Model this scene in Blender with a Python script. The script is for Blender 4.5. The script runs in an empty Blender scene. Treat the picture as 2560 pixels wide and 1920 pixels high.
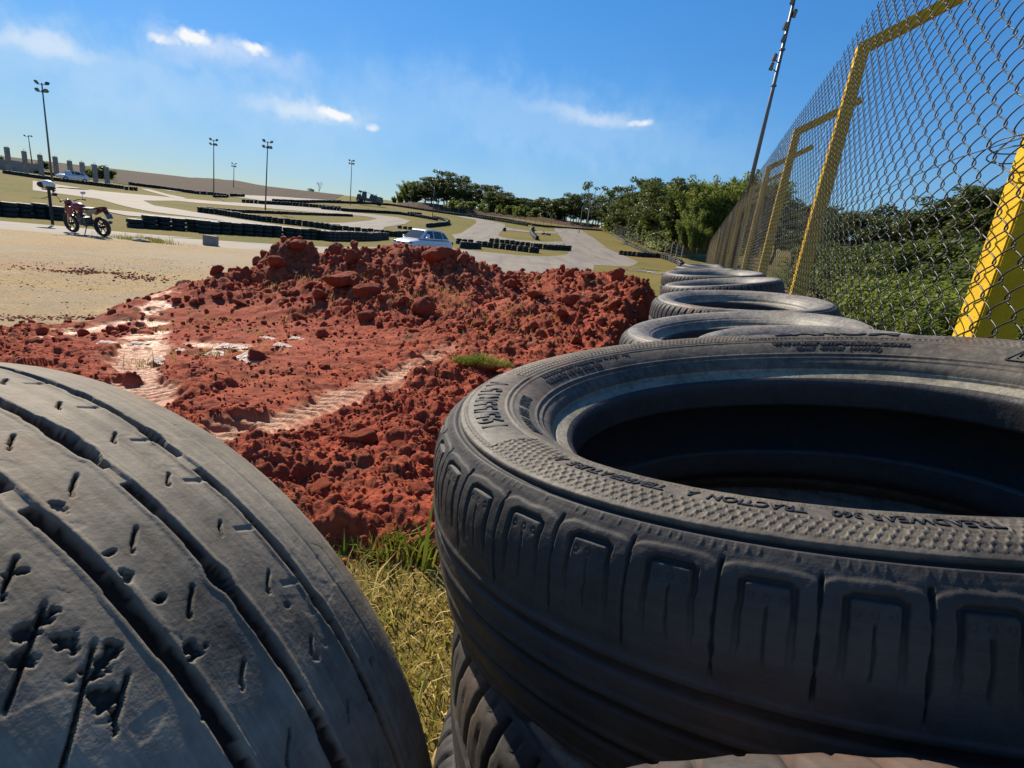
import bpy, bmesh, math, random
import numpy as np
from mathutils import Vector, Matrix
from mathutils.geometry import delaunay_2d_cdt
R = math.radians
random.seed(7)
rng = np.random.default_rng(11)
scene = bpy.context.scene
COL = scene.collection

# ------------------------------------------------------------------ camera
FPX, CX, CY = 1331.0, 1280.0, 960.0
PITCH, ROLL, CAMZ = R(15.31), R(6.5), 0.69
CAM = np.array([0., 0., CAMZ])
_r0 = np.array([1., 0, 0]); _f = np.array([0, math.cos(PITCH), -math.sin(PITCH)]); _u0 = np.array([0, math.sin(PITCH), math.cos(PITCH)])
_r = math.cos(ROLL) * _r0 + math.sin(ROLL) * _u0
_u = -math.sin(ROLL) * _r0 + math.cos(ROLL) * _u0
cd = bpy.data.cameras.new('camera'); cam = bpy.data.objects.new('camera', cd); COL.objects.link(cam)
cd.sensor_width = 36; cd.lens = 36 * FPX / 2560; cd.clip_start = 0.01; cd.clip_end = 9000
M = Matrix(((_r[0], _u[0], -_f[0], 0), (_r[1], _u[1], -_f[1], 0), (_r[2], _u[2], -_f[2], CAMZ), (0, 0, 0, 1)))
cam.matrix_world = M
scene.camera = cam

def ray(px, py):
    """direction through a pixel of the 2560 wide photograph"""
    d = _r * ((px - CX) / FPX) + _u * (-(py - CY) / FPX) + _f
    return d / np.linalg.norm(d)
def at_y(px, py, y):
    d = ray(px, py); return CAM + d * (y / d[1])
def proj(p):
    q = np.asarray(p, float) - CAM
    d = q @ _f
    return CX + FPX * (q @ _r) / d, CY - FPX * (q @ _u) / d
S2 = 2560 / 2212.
def z1(X, Y): return (X / 3.318, 150 + Y / 3.318)
def z2(X, Y): return (250 + X / 3.687, 300 + Y / 3.687)
def z3(X, Y): return (750 + X / 3.687, 350 + Y / 3.687)
def z4(X, Y): return (1250 + X / 3.687, 400 + Y / 3.687)
def z6(X, Y): return (1800 + X / 1.843, Y / 1.843)
def pp(X, Y): return (X * S2, Y * S2)

# ------------------------------------------------------------------ noise
def _h(ix, iy, seed):
    n = (ix.astype(np.int64) * 374761393 + iy.astype(np.int64) * 668265263 + seed * 974634777) & 0xFFFFFFFF
    n = ((n ^ (n >> 13)) * 1274126177) & 0xFFFFFFFF
    n = ((n ^ (n >> 16)) * 2246822519) & 0xFFFFFFFF
    return ((n ^ (n >> 15)) & 0xFFFFFF) / float(0x1000000)
def vnoise(x, y, seed=0):
    ix = np.floor(x); iy = np.floor(y); fx = x - ix; fy = y - iy
    fx = fx * fx * fx * (fx * (fx * 6 - 15) + 10); fy = fy * fy * fy * (fy * (fy * 6 - 15) + 10)
    a = _h(ix, iy, seed); b = _h(ix + 1, iy, seed); c = _h(ix, iy + 1, seed); d = _h(ix + 1, iy + 1, seed)
    return (a + (b - a) * fx + (c - a) * fy + (a - b - c + d) * fx * fy) * 2 - 1
def fbm(x, y, oct=4, seed=0, gain=.5):
    s = 0; a = 1.; t = 0
    for i in range(oct):
        c, sn = math.cos(i * .7), math.sin(i * .7)
        s = s + a * vnoise((x * c - y * sn) * 2 ** i + 17.3 * i, (x * sn + y * c) * 2 ** i - 9.1 * i, seed + i)
        t += a; a *= gain
    return s / t
def worley(x, y, seed=0):
    ix = np.floor(x); iy = np.floor(y)
    f1 = np.full(x.shape, 9.); rid = np.zeros(x.shape)
    for dx in (-1, 0, 1):
        for dy in (-1, 0, 1):
            jx = ix + dx; jy = iy + dy
            px = jx + .1 + .8 * _h(jx, jy, seed); py = jy + .1 + .8 * _h(jx, jy, seed + 5)
            d = np.hypot(x - px, y - py); m = d < f1
            f1 = np.where(m, d, f1); rid = np.where(m, _h(jx, jy, seed + 9), rid)
    return f1, rid
def ss(a, b, x):
    t = np.clip((x - a) / (b - a), 0, 1); return t * t * (3 - 2 * t)

# ------------------------------------------------------------------ objects
def tag(o, label=None, cat=None, group=None, kind=None):
    if label: o['label'] = label
    if cat: o['category'] = cat
    if group: o['group'] = group
    if kind: o['kind'] = kind
    return o
def empty(name, loc=(0, 0, 0), rot=(0, 0, 0)):
    o = bpy.data.objects.new(name, None); COL.objects.link(o); o.location = loc; o.rotation_euler = rot
    o.empty_display_size = .1
    return o
def np_mesh(name, V, F, smooth=True):
    """F: (n,k) int array"""
    V = np.asarray(V, np.float32).reshape(-1, 3); F = np.asarray(F, np.int32)
    me = bpy.data.meshes.new(name)
    n, k = F.shape
    me.vertices.add(len(V)); me.vertices.foreach_set('co', V.ravel())
    me.loops.add(n * k); me.loops.foreach_set('vertex_index', F.ravel())
    me.polygons.add(n); me.polygons.foreach_set('loop_start', np.arange(n, dtype=np.int32) * k)
    me.polygons.foreach_set('loop_total', np.full(n, k, np.int32))
    if smooth: me.polygons.foreach_set('use_smooth', np.ones(n, bool))
    me.update(calc_edges=True)
    return me
def attr(me, name, A, typ='FLOAT'):
    a = me.attributes.new(name, typ, 'POINT')
    a.data.foreach_set('value' if typ == 'FLOAT' else 'vector', np.asarray(A, np.float32).ravel())
def link(name, me, mat=None, parent=None):
    o = bpy.data.objects.new(name, me); COL.objects.link(o)
    if mat:
        me.materials.clear()
        for m in (mat if isinstance(mat, (list, tuple)) else [mat]): me.materials.append(m)
    if parent: o.parent = parent
    return o
def copy_tree(o, parent=None):
    c = o.copy(); COL.objects.link(c)
    if parent: c.parent = parent
    for ch in list(o.children): copy_tree(ch, c)
    return c
class MB:
    """collects solid shapes into one mesh"""
    def __init__(s): s.V = []; s.F = []; s.n = 0
    def add(s, V, F):
        V = [tuple(v) for v in V]
        s.V += V; s.F += [tuple(i + s.n for i in f) for f in F]; s.n += len(V); return s
    def box(s, c, d, rot=None, taper=1.):
        hx, hy, hz = d[0] / 2, d[1] / 2, d[2] / 2
        P = [Vector((sx * hx * (taper if sz > 0 else 1), sy * hy * (taper if sz > 0 else 1), sz * hz)) for sz in (-1, 1) for sx, sy in ((-1, -1), (1, -1), (1, 1), (-1, 1))]
        if rot is not None: P = [rot @ p for p in P]
        P = [p + Vector(c) for p in P]
        return s.add(P, [(3, 2, 1, 0), (4, 5, 6, 7), (0, 1, 5, 4), (1, 2, 6, 5), (2, 3, 7, 6), (3, 0, 4, 7)])
    def tube(s, pts, rad, n=8, cap=True):
        pts = [Vector(p) for p in pts]
        if not isinstance(rad, (list, tuple)): rad = [rad] * len(pts)
        V = []; F = []
        prev = None
        for i, p in enumerate(pts):
            t = (pts[min(i + 1, len(pts) - 1)] - pts[max(i - 1, 0)]).normalized()
            if prev is None:
                a = t.orthogonal().normalized()
            else:
                a = (prev - t * prev.dot(t)).normalized()
            prev = a; b = t.cross(a)
            for k in range(n):
                th = 2 * math.pi * k / n
                V.append(p + (a * math.cos(th) + b * math.sin(th)) * rad[i])
        for i in range(len(pts) - 1):
            for k in range(n):
                F.append((i * n + k, i * n + (k + 1) % n, (i + 1) * n + (k + 1) % n, (i + 1) * n + k))
        if cap:
            F.append(tuple(range(n - 1, -1, -1))); F.append(tuple((len(pts) - 1) * n + k for k in range(n)))
        return s.add(V, F)
    def lathe(s, prof, n=24, mat=None, closed=False):
        mat = mat or Matrix()
        V = [mat @ Vector((r * math.cos(2 * math.pi * k / n), r * math.sin(2 * math.pi * k / n), z)) for r, z in prof for k in range(n)]
        F = []
        m = len(prof)
        for i in range(m if closed else m - 1):
            j = (i + 1) % m
            for k in range(n):
                F.append((i * n + k, i * n + (k + 1) % n, j * n + (k + 1) % n, j * n + k))
        return s.add(V, F)
    def ell(s, c, rad, rot=None, nu=14, nv=8):
        V = []; F = []
        for i in range(nv + 1):
            ph = math.pi * i / nv
            for k in range(nu):
                th = 2 * math.pi * k / nu
                p = Vector((rad[0] * math.sin(ph) * math.cos(th), rad[1] * math.sin(ph) * math.sin(th), rad[2] * math.cos(ph)))
                if rot is not None: p = rot @ p
                V.append(p + Vector(c))
        for i in range(nv):
            for k in range(nu):
                F.append((i * nu + k, (i + 1) * nu + k, (i + 1) * nu + (k + 1) % nu, i * nu + (k + 1) % nu))
        return s.add(V, F)
    def prism(s, poly, y0, y1, axis='y'):
        """poly in (x,z), extruded along y"""
        n = len(poly)
        V = [(x, y0, z) for x, z in poly] + [(x, y1, z) for x, z in poly]
        F = [tuple(range(n)), tuple(range(2 * n - 1, n - 1, -1))] + [((i + 1) % n, i, i + n, (i + 1) % n + n) for i in range(n)]
        return s.add(V, F)
    def mesh(s, name, smooth=False, bevel=0):
        me = bpy.data.meshes.new(name); me.from_pydata(s.V, [], s.F)
        bm = bmesh.new(); bm.from_mesh(me)
        bmesh.ops.remove_doubles(bm, verts=bm.verts, dist=1e-6)
        bmesh.ops.recalc_face_normals(bm, faces=bm.faces)
        if bevel:
            es = [e for e in bm.edges if len(e.link_faces) == 2 and e.calc_face_angle(0) > .6]
            bmesh.ops.bevel(bm, geom=es, offset=bevel, segments=2, affect='EDGES', clamp_overlap=True)
        if smooth:
            for f in bm.faces: f.smooth = True
        bm.to_mesh(me); bm.free(); me.update()
        return me
    def build(s, name, mat=None, parent=None, smooth=False, bevel=0):
        return link(name, s.mesh(name, smooth, bevel), mat, parent)

# ------------------------------------------------------------------ materials
class NT:
    def __init__(s, name):
        s.m = bpy.data.materials.new(name); s.m.use_nodes = True; s.t = s.m.node_tree; s.t.nodes.clear()
        s.out = s.n('ShaderNodeOutputMaterial')
    def n(s, typ, **kw):
        nd = s.t.nodes.new(typ)
        for k, v in kw.items():
            if k.startswith('i_'):
                nd.inputs[k[2:].replace('_', ' ')].default_value = v
            else: setattr(nd, k, v)
        return nd
    def l(s, a, b): s.t.links.new(a, b)
    def setin(s, sock, v):
        if isinstance(v, bpy.types.NodeSocket): s.l(v, sock)
        else:
            if sock.type == 'RGBA' and len(v) == 3: v = (*v, 1)
            sock.default_value = v
    def coord(s, kind='Object'): return s.n('ShaderNodeTexCoord').outputs[kind]
    def attrv(s, name, out='Fac'): return s.n('ShaderNodeAttribute', attribute_name=name).outputs[out]
    def noise(s, vec, scale, detail=4, rough=.55, dist=0, out='Fac', map_scale=None):
        if map_scale:
            mp = s.n('ShaderNodeMapping'); mp.inputs['Scale'].default_value = map_scale; s.l(vec, mp.inputs['Vector']); vec = mp.outputs['Vector']
        nd = s.n('ShaderNodeTexNoise'); s.l(vec, nd.inputs['Vector'])
        nd.inputs['Scale'].default_value = scale; nd.inputs['Detail'].default_value = detail; nd.inputs['Roughness'].default_value = rough; nd.inputs['Distortion'].default_value = dist
        return nd.outputs[out]
    def voronoi(s, vec, scale, feature='F1', out='Distance'):
        nd = s.n('ShaderNodeTexVoronoi', feature=feature); s.l(vec, nd.inputs['Vector']); nd.inputs['Scale'].default_value = scale
        return nd.outputs[out]
    def ramp(s, fac, stops):
        nd = s.n('ShaderNodeValToRGB'); s.l(fac, nd.inputs['Fac'])
        e = nd.color_ramp.elements
        while len(e) < len(stops): e.new(.5)
        for el, (p, c) in zip(e, stops):
            el.position = p
            el.color = (*c, 1) if isinstance(c, (tuple, list)) else (c, c, c, 1)
        return nd.outputs['Color']
    def mix(s, fac, a, b, blend='MIX'):
        nd = s.n('ShaderNodeMix', data_type='RGBA', blend_type=blend)
        s.setin(nd.inputs[0], fac); s.setin(nd.inputs[6], a); s.setin(nd.inputs[7], b)
        return nd.outputs[2]
    def math(s, op, a, b=0., c=0., clamp=False):
        nd = s.n('ShaderNodeMath', operation=op, use_clamp=clamp)
        s.setin(nd.inputs[0], a); s.setin(nd.inputs[1], b); s.setin(nd.inputs[2], c)
        return nd.outputs[0]
    def bump(s, h, strength=.5, dist=.01, prev=None):
        nd = s.n('ShaderNodeBump'); s.l(h, nd.inputs['Height']); nd.inputs['Strength'].default_value = strength; nd.inputs['Distance'].default_value = dist
        if prev: s.l(prev, nd.inputs['Normal'])
        return nd.outputs['Normal']
    def principled(s, color, rough=.8, metal=0., normal=None, spec=.5, **kw):
        b = s.n('ShaderNodeBsdfPrincipled')
        s.setin(b.inputs['Base Color'], color); s.setin(b.inputs['Roughness'], rough); s.setin(b.inputs['Metallic'], metal); s.setin(b.inputs['Specular IOR Level'], spec)
        if normal: s.l(normal, b.inputs['Normal'])
        for k, v in kw.items(): s.setin(b.inputs[k.replace('_', ' ')], v)
        s.l(b.outputs[0], s.out.inputs['Surface'])
        return b
def simple(name, col, rough=.6, metal=0., var=.25, scale=8, spec=.5, bump=0., coat=0.):
    t = NT(name); c = t.coord('Object')
    n = t.noise(c, scale, 5)
    dark = tuple(x * (1 - var) for x in col); lite = tuple(min(1, x * (1 + var)) for x in col)
    colr = t.ramp(n, [(.3, dark), (.7, lite)])
    nrm = t.bump(t.noise(c, scale * 4, 4), bump, .01) if bump else None
    t.principled(colr, rough, metal, nrm, spec, **({'Coat_Weight': coat} if coat else {}))
    return t.m

def m_rubber(name, dust=.35, base=(.022, .022, .024), dustcol=(.17, .155, .135), streak=True, spec=.3, rough=(.46, .66)):
    t = NT(name); v = t.attrv('tuv', 'Vector'); o = t.coord('Object')
    n1 = t.noise(o, 9, 6, .6); n2 = t.noise(o, 55, 5, .65); n3 = t.noise(v, 60, 4, .6, map_scale=(.05, 1.6, 1)) if streak else t.noise(o, 130, 3)
    f = t.math('ADD', t.math('MULTIPLY', n1, .55), t.math('ADD', t.math('MULTIPLY', n2, .3), t.math('MULTIPLY', n3, .3)))
    f = t.ramp(f, [(.44, 0.), (.68, 1.)])
    f = t.math('MULTIPLY', f, dust * .95)
    f = t.math('ADD', f, dust * .28, clamp=True)
    n5 = t.noise(v, 100, 3, .6, map_scale=(.06, 9., 1)) if streak else t.noise(o, 260, 3, .7)
    n6 = t.noise(o, 190, 4, .7)
    f = t.math('MULTIPLY', f, t.math('ADD', .45, t.math('ADD', t.math('MULTIPLY', n5, .6), t.math('MULTIPLY', n6, .5))), clamp=True)
    f = t.math('MULTIPLY', f, t.math('SUBTRACT', 1., t.attrv('recess')))  # recesses lose the worn dusty tone and carry their shade in the colour
    col = t.mix(f, base, dustcol)
    stain = t.ramp(t.noise(o, 5.5, 4, .6, .6), [(.56, 0.), (.72, 1.)])
    col = t.mix(t.math('MULTIPLY', stain, .42 * min(1, dust * 2.2)), col, (.26, .13, .075))
    h = t.math('ADD', t.math('MULTIPLY', n3, .7), n2)
    nr = t.bump(h, .25, .0025)
    nr = t.bump(t.noise(o, 420, 3, .6), .18, .0012, nr)
    rg = t.ramp(n2, [(.3, rough[0]), (.75, rough[1])])
    t.principled(col, rg, 0, nr, spec)
    return t.m

MAT = {}
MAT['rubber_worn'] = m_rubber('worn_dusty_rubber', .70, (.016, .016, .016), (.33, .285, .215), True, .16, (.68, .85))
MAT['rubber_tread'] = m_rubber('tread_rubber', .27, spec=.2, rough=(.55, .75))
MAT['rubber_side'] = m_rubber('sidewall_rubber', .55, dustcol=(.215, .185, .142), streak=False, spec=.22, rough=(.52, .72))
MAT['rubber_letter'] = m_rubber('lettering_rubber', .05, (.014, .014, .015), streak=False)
MAT['rubber_row'] = m_rubber('row_tyre_rubber', .78, (.024, .024, .024), (.27, .245, .205), streak=False, spec=.3, rough=(.45, .65))  # paler dust tone stands in for the glancing sun on the row
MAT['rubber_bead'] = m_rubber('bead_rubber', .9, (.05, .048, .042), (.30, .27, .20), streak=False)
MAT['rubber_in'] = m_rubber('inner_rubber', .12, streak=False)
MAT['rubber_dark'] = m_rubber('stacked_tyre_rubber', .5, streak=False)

# ------------------------------------------------------------------ terrain
VP = pp(1507, 557)
_d = ray(*VP); ROWAZ = math.atan2(_d[0], _d[1])
U = np.array([math.sin(ROWAZ), math.cos(ROWAZ), 0]); V_ = np.array([math.cos(ROWAZ), -math.sin(ROWAZ), 0])
def LA(x, y):
    """left offset from, and distance along, the line of tyre stacks"""
    return -((x - .245) * V_[0] + (y - .426) * V_[1]), (x - .245) * U[0] + (y - .426) * U[1]
def ramp_rise(y):
    t = np.maximum(0, y - 52.); t = np.where(t > 180, 180 + 30 * np.tanh((t - 180) / 80), t)
    return .063 * (t - 12 * (1 - np.exp(-t / 12)))
def H(x, y):
    x = np.asarray(x, float); y = np.asarray(y, float)
    l, a = LA(x, y)
    z = -.72 * ss(.5, 9, l + .12 * np.maximum(a, 0))
    z = z + ramp_rise(y)
    z = z - 4.5 * ss(1.3, 9, -l) * (1 - ss(60, 110, y))
    return z
def hit(px, py, f=None, off=0.):
    f = f or H
    d = ray(px, py)
    t0 = .1; g0 = None
    t = .1
    while t < 1500:
        p = CAM + d * t
        g = p[2] - (float(f(p[0], p[1])) + off)
        if g < 0:
            lo, hi = t0, t
            for _ in range(40):
                m = (lo + hi) / 2; p = CAM + d * m
                if p[2] - (float(f(p[0], p[1])) + off) < 0: hi = m
                else: lo = m
            return CAM + d * hi
        t0 = t; t *= 1.012; t += .002
    return CAM + d * 1500

# ------------------------------------------------------------------ soil + mound
soil_poly = np.array([hit(*pp(*q))[:2] for q in [(-260, 735), (0, 712), (150, 700), (250, 672), (330, 640), (430, 612), (540, 585)]] +
                     [at_y(*pp(540, 560), 8.3)[:2], at_y(*pp(1100, 560), 9.6)[:2], at_y(*pp(1420, 590), 9.0)[:2]] +
                     [hit(*pp(*q))[:2] for q in [(1440, 640)]] +
                     [at_y(*pp(1330, 790), 1.55)[:2], (.02, 1.02), (-.05, .93), (-.2, 1.0), (-.45, .95), (-.8, .8), (-1.7, .9), (-3.2, 1.2)])
def poly_sd(poly, x, y):
    """signed distance, positive inside"""
    d2 = np.full(x.shape, 1e9); ins = np.zeros(x.shape, bool)
    n = len(poly)
    for i in range(n):
        ax, ay = poly[i]; bx, by = poly[(i + 1) % n]
        ex, ey = bx - ax, by - ay
        t = np.clip(((x - ax) * ex + (y - ay) * ey) / (ex * ex + ey * ey + 1e-12), 0, 1)
        d2 = np.minimum(d2, (x - ax - t * ex) ** 2 + (y - ay - t * ey) ** 2)
        c = ((ay > y) != (by > y)) & (x < ex * (y - ay) / (ey if abs(ey) > 1e-12 else 1e-12) + ax)
        ins ^= c
    return np.where(ins, 1, -1) * np.sqrt(d2)
def line_d(pts, x, y):
    """distance to polyline, and interpolated third value, and along coordinate"""
    best = np.full(x.shape, 1e9); val = np.zeros(x.shape); al = np.zeros(x.shape); acc = 0
    for (ax, ay, av), (bx, by, bv) in zip(pts[:-1], pts[1:]):
        ex, ey = bx - ax, by - ay; L = math.hypot(ex, ey)
        t = np.clip(((x - ax) * ex + (y - ay) * ey) / (L * L), 0, 1)
        d = np.hypot(x - ax - t * ex, y - ay - t * ey); m = d < best
        best = np.where(m, d, best); val = np.where(m, av + t * (bv - av), val); al = np.where(m, acc + t * L, al); acc += L
    return best, val, al
# crest of the heap: photograph point + distance ahead
def crest(pts):
    out = []
    for X, Y, yy in pts:
        p = at_y(*pp(X, Y), yy); out.append((p[0], p[1], p[2]))
    return out
CREST1 = crest([(555, 580, 6.2), (590, 540, 6.3), (628, 520, 6.3), (700, 540, 6.4), (770, 536, 6.5), (850, 524, 6.6), (930, 528, 6.5), (985, 524, 6.4), (1040, 560, 6.5), (1110, 600, 6.6)])
CREST2 = crest([(1050, 596, 7.2), (1150, 590, 7.2), (1250, 578, 7.0), (1320, 582, 6.8), (1400, 612, 6.2), (1420, 640, 5.4)])
CREST3 = crest([(430, 632, 5.2), (600, 622, 5.3), (740, 600, 5.2), (900, 622, 5.0), (1000, 640, 4.9)])
CREST4 = crest([(1180, 640, 4.6), (1290, 625, 4.9), (1370, 640, 4.4)])
def mound(x, y):
    h = H(x, y); m = np.zeros(np.shape(x))
    wob = fbm(x * 1.1, y * 1.1, 3, 31)
    for C, w in ((CREST1, 1.5), (CREST2, 1.9), (CREST3, .8), (CREST4, 1.1)):
        d, zc, al = line_d(C, x, y)
        k = np.clip(1 - (d * (1 + .25 * wob)) / w, 0, 1)
        k = k * (1 - .28 * (1 - k)) ; k = k - .08 * k * k * k
        m = np.maximum(m, (zc - h) * k)
    return m
TRACKS = [([hit(*pp(*q))[:2] for q in [(455, 985), (560, 935), (680, 893), (800, 842), (900, 795), (975, 758)]], .115),
          ([hit(*pp(*q))[:2] for q in [(360, 672), (325, 700), (305, 755), (300, 820), (330, 870)]], .13),
          ([hit(*pp(*q))[:2] for q in [(-200, 752), (0, 735), (140, 725), (260, 702), (350, 690)]], .12),
          ([hit(*pp(*q))[:2] for q in [(440, 742), (520, 752), (600, 768)]], .09)]
PACK = np.array([hit(*pp(*q))[:2] for q in [(100, 700), (330, 660), (560, 690), (900, 720), (960, 750), (780, 835), (560, 905), (420, 900), (250, 800), (100, 760)]])
def soil_fields(x, y, detail=True):
    """height over H of the loose soil, the track mask and the heap height"""
    sd = poly_sd(soil_poly, x, y) + .16 * fbm(x * 2.2, y * 2.2, 3, 3) + .05 * fbm(x * 9, y * 9, 2, 4)
    mask = ss(-.06, .22, sd)
    md = mound(x, y)
    tr = np.zeros(np.shape(x)); rip = np.zeros(np.shape(x))
    for pts, w in TRACKS:
        d, _, al = line_d([(p[0], p[1], 0) for p in pts], x, y)
        k = (1 - ss(w * .62, w * 1.25, d + .09 * fbm(x * 6, y * 6, 3, 8))) * (1 - (.55 if w == .115 else .95) * ss(.16, .36, fbm(x * 4.5 + 3, y * 9, 3, 88)))
        tr = np.maximum(tr, k)
        rip = np.where(k > 0, (.5 + .5 * np.sin(al * 2 * math.pi / .055 + 6 * d / w + 1.5 * vnoise(x * 8, y * 8, 6))) * k, rip)
    z = .012 + .035 * fbm(x * 1.6, y * 1.6, 3, 21) + .02 * fbm(x * 5, y * 5, 2, 25)
    if detail:
        wx = x + .02 * fbm(x * 14, y * 14, 2, 51); wy = y + .02 * fbm(x * 14, y * 14, 2, 52)
        rough = ss(-.35, .3, fbm(x * 1.3, y * 1.3, 2, 40)) * .65 + .35
        rough = rough * (1 - .62 * ss(-.1, .3, poly_sd(PACK, x, y) + .2 * fbm(x * 2.4, y * 2.4, 3, 45)))
        lump = 0
        for c, a, sdn in ((.24, .05, 1), (.11, .032, 2), (.052, .020, 3), (.024, .010, 4)):
            f1, rid = worley(wx / c, wy / c, sdn * 13)
            b = np.maximum(0, 1 - (f1 / .6) ** 2) ** .8 * rid * (rid > (.62 if c > .1 else .3))
            lump = lump + a * b
        lump = lump + .010 * fbm(x * 38, y * 38, 3, 60) + .012 * np.abs(fbm(x * 17, y * 17, 3, 63))
        z = z + lump * rough * (1 + .7 * ss(.1, .5, md))
        # gullies between lumps on the heap
        z = z + ss(.05, .4, md) * (.09 * fbm(x * 2.6, y * 2.6, 4, 70) - .06 * np.abs(fbm(x * 5, y * 5, 3, 71)))
    flat = .004 - .012 * rip + .004 * fbm(x * 30, y * 30, 2, 80)
    z = z * (1 - tr) + flat * tr
    z = z * mask + (-.09) * (1 - mask)
    return z, tr * (1 - .42 * rip * ss(-.3, .3, fbm(x * 3, y * 3, 2, 66) + .15)), md * mask, mask
def surf(x, y):
    x = np.atleast_1d(np.asarray(x, float)); y = np.atleast_1d(np.asarray(y, float))
    z, tr, md, mk = soil_fields(x, y); return H(x, y) + np.maximum(z + md, 0)

def polar_grid(a0, a1, na, r0, r1, nr):
    az = np.linspace(R(a0), R(a1), na); r = np.exp(np.linspace(math.log(r0), math.log(r1), nr))
    A, Rr = np.meshgrid(az, r, indexing='ij')
    x = Rr * np.sin(A); y = Rr * np.cos(A)
    i = np.arange((na - 1))[:, None] * nr + np.arange(nr - 1)[None]
    F = np.stack([i, i + nr, i + nr + 1, i + 1], -1).reshape(-1, 4)[:, ::-1]
    return x.ravel(), y.ravel(), F

# base ground, one sheet to the horizon
def build_ground():
    azs = np.concatenate([np.linspace(-180, -70, 60, endpoint=False), np.linspace(-70, 60, 520, endpoint=False), np.linspace(60, 180, 60)])
    rr = np.concatenate([[.02], np.exp(np.linspace(math.log(.25), math.log(6000), 330))])
    A, Rr = np.meshgrid(np.radians(azs), rr, indexing='ij')
    x = Rr * np.sin(A); y = Rr * np.cos(A)
    z = H(x, y) - .004
    z = z - .25 * ss(.25, .6, poly_sd(soil_poly, x, y)) * (1 - ss(.02, .3, mound(x, y)) * 0)
    na, nr = A.shape
    i = np.arange(na - 1)[:, None] * nr + np.arange(nr - 1)[None]
    F = np.stack([i, i + 1, i + nr + 1, i + nr], -1).reshape(-1, 4)
    me = np_mesh('ground', np.stack([x, y, z], -1), F)
    return me
t = NT('grassy_ground'); o = t.coord('Object')
n1 = t.noise(o, .09, 5, .6); n2 = t.noise(o, 1.3, 6, .7); n3 = t.noise(o, 40, 4, .7)
c = t.ramp(n1, [(.35, (.20, .135, .038)), (.5, (.155, .135, .026)), (.66, (.10, .112, .018))])
c = t.mix(t.ramp(n2, [(.42, 0.), (.68, .75)]), c, (.21, .15, .05))
c = t.mix(t.ramp(n3, [(.4, 0.), (.75, .5)]), c, (.07, .065, .02))
t.principled(c, .95, 0, t.bump(t.noise(o, 22, 5, .7), .6, .05), .1)
MAT['ground'] = t.m
g = link('ground', build_ground(), MAT['ground']); tag(g, kind='structure')

t = NT('red_clay'); o = t.coord('Object'); tr = t.attrv('compact')
n1 = t.noise(o, 1.1, 5, .6); n2 = t.noise(o, 16, 6, .7); n3 = t.noise(o, 90, 5, .7)
c = t.ramp(n1, [(.3, (.29, .052, .027)), (.5, (.37, .078, .037)), (.7, (.34, .10, .048))])
c = t.mix(t.ramp(n2, [(.38, .85), (.6, 0.)]), c, (.17, .040, .022))
c = t.mix(t.ramp(n3, [(.55, 0.), (.8, .55)]), c, (.44, .17, .075))
cc = t.ramp(t.noise(o, 7, 6, .7), [(.34, (.32, .085, .032)), (.5, (.40, .15, .058)), (.68, (.45, .21, .10))])
br = t.ramp(t.noise(o, 2.3, 5, .7, .4), [(.55, 0.), (.7, .8)]); c = t.mix(br, c, (.15, .07, .035))
c = t.mix(tr, c, cc)
rg = t.mix(tr, (.92,) * 3, t.ramp(n2, [(.35, .36), (.65, .58)]))
nr = t.bump(n2, .5, .03); nr = t.bump(n3, .6, .008, nr)
t.principled(c, rg, 0, nr, t.math('ADD', t.math('MULTIPLY', tr, .12), .12))
MAT['clay'] = t.m

def build_soil():
    x, y, F = polar_grid(-64, 34, 1050, .62, 13.5, 820)
    z, tr, md, mk = soil_fields(x, y)
    Z = H(x, y) + z + md
    keep = mk > .002
    fk = keep[F].any(1)
    heap = (md > .06)
    fh = heap[F].sum(1) >= 2
    obs = []
    for name, sel in (('churned_soil', fk & ~fh), ('dirt_mound', fk & fh)):
        f = F[sel]; ids, inv = np.unique(f, return_inverse=True)
        me = np_mesh(name, np.stack([x, y, Z], -1)[ids], inv.reshape(-1, 4))
        attr(me, 'compact', tr[ids])
        obs.append(link(name, me, MAT['clay']))
    tag(obs[0], kind='structure')
    tag(obs[1], 'large heap of freshly dug red clay soil in front of the white car', 'dirt mound')
build_soil()

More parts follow.
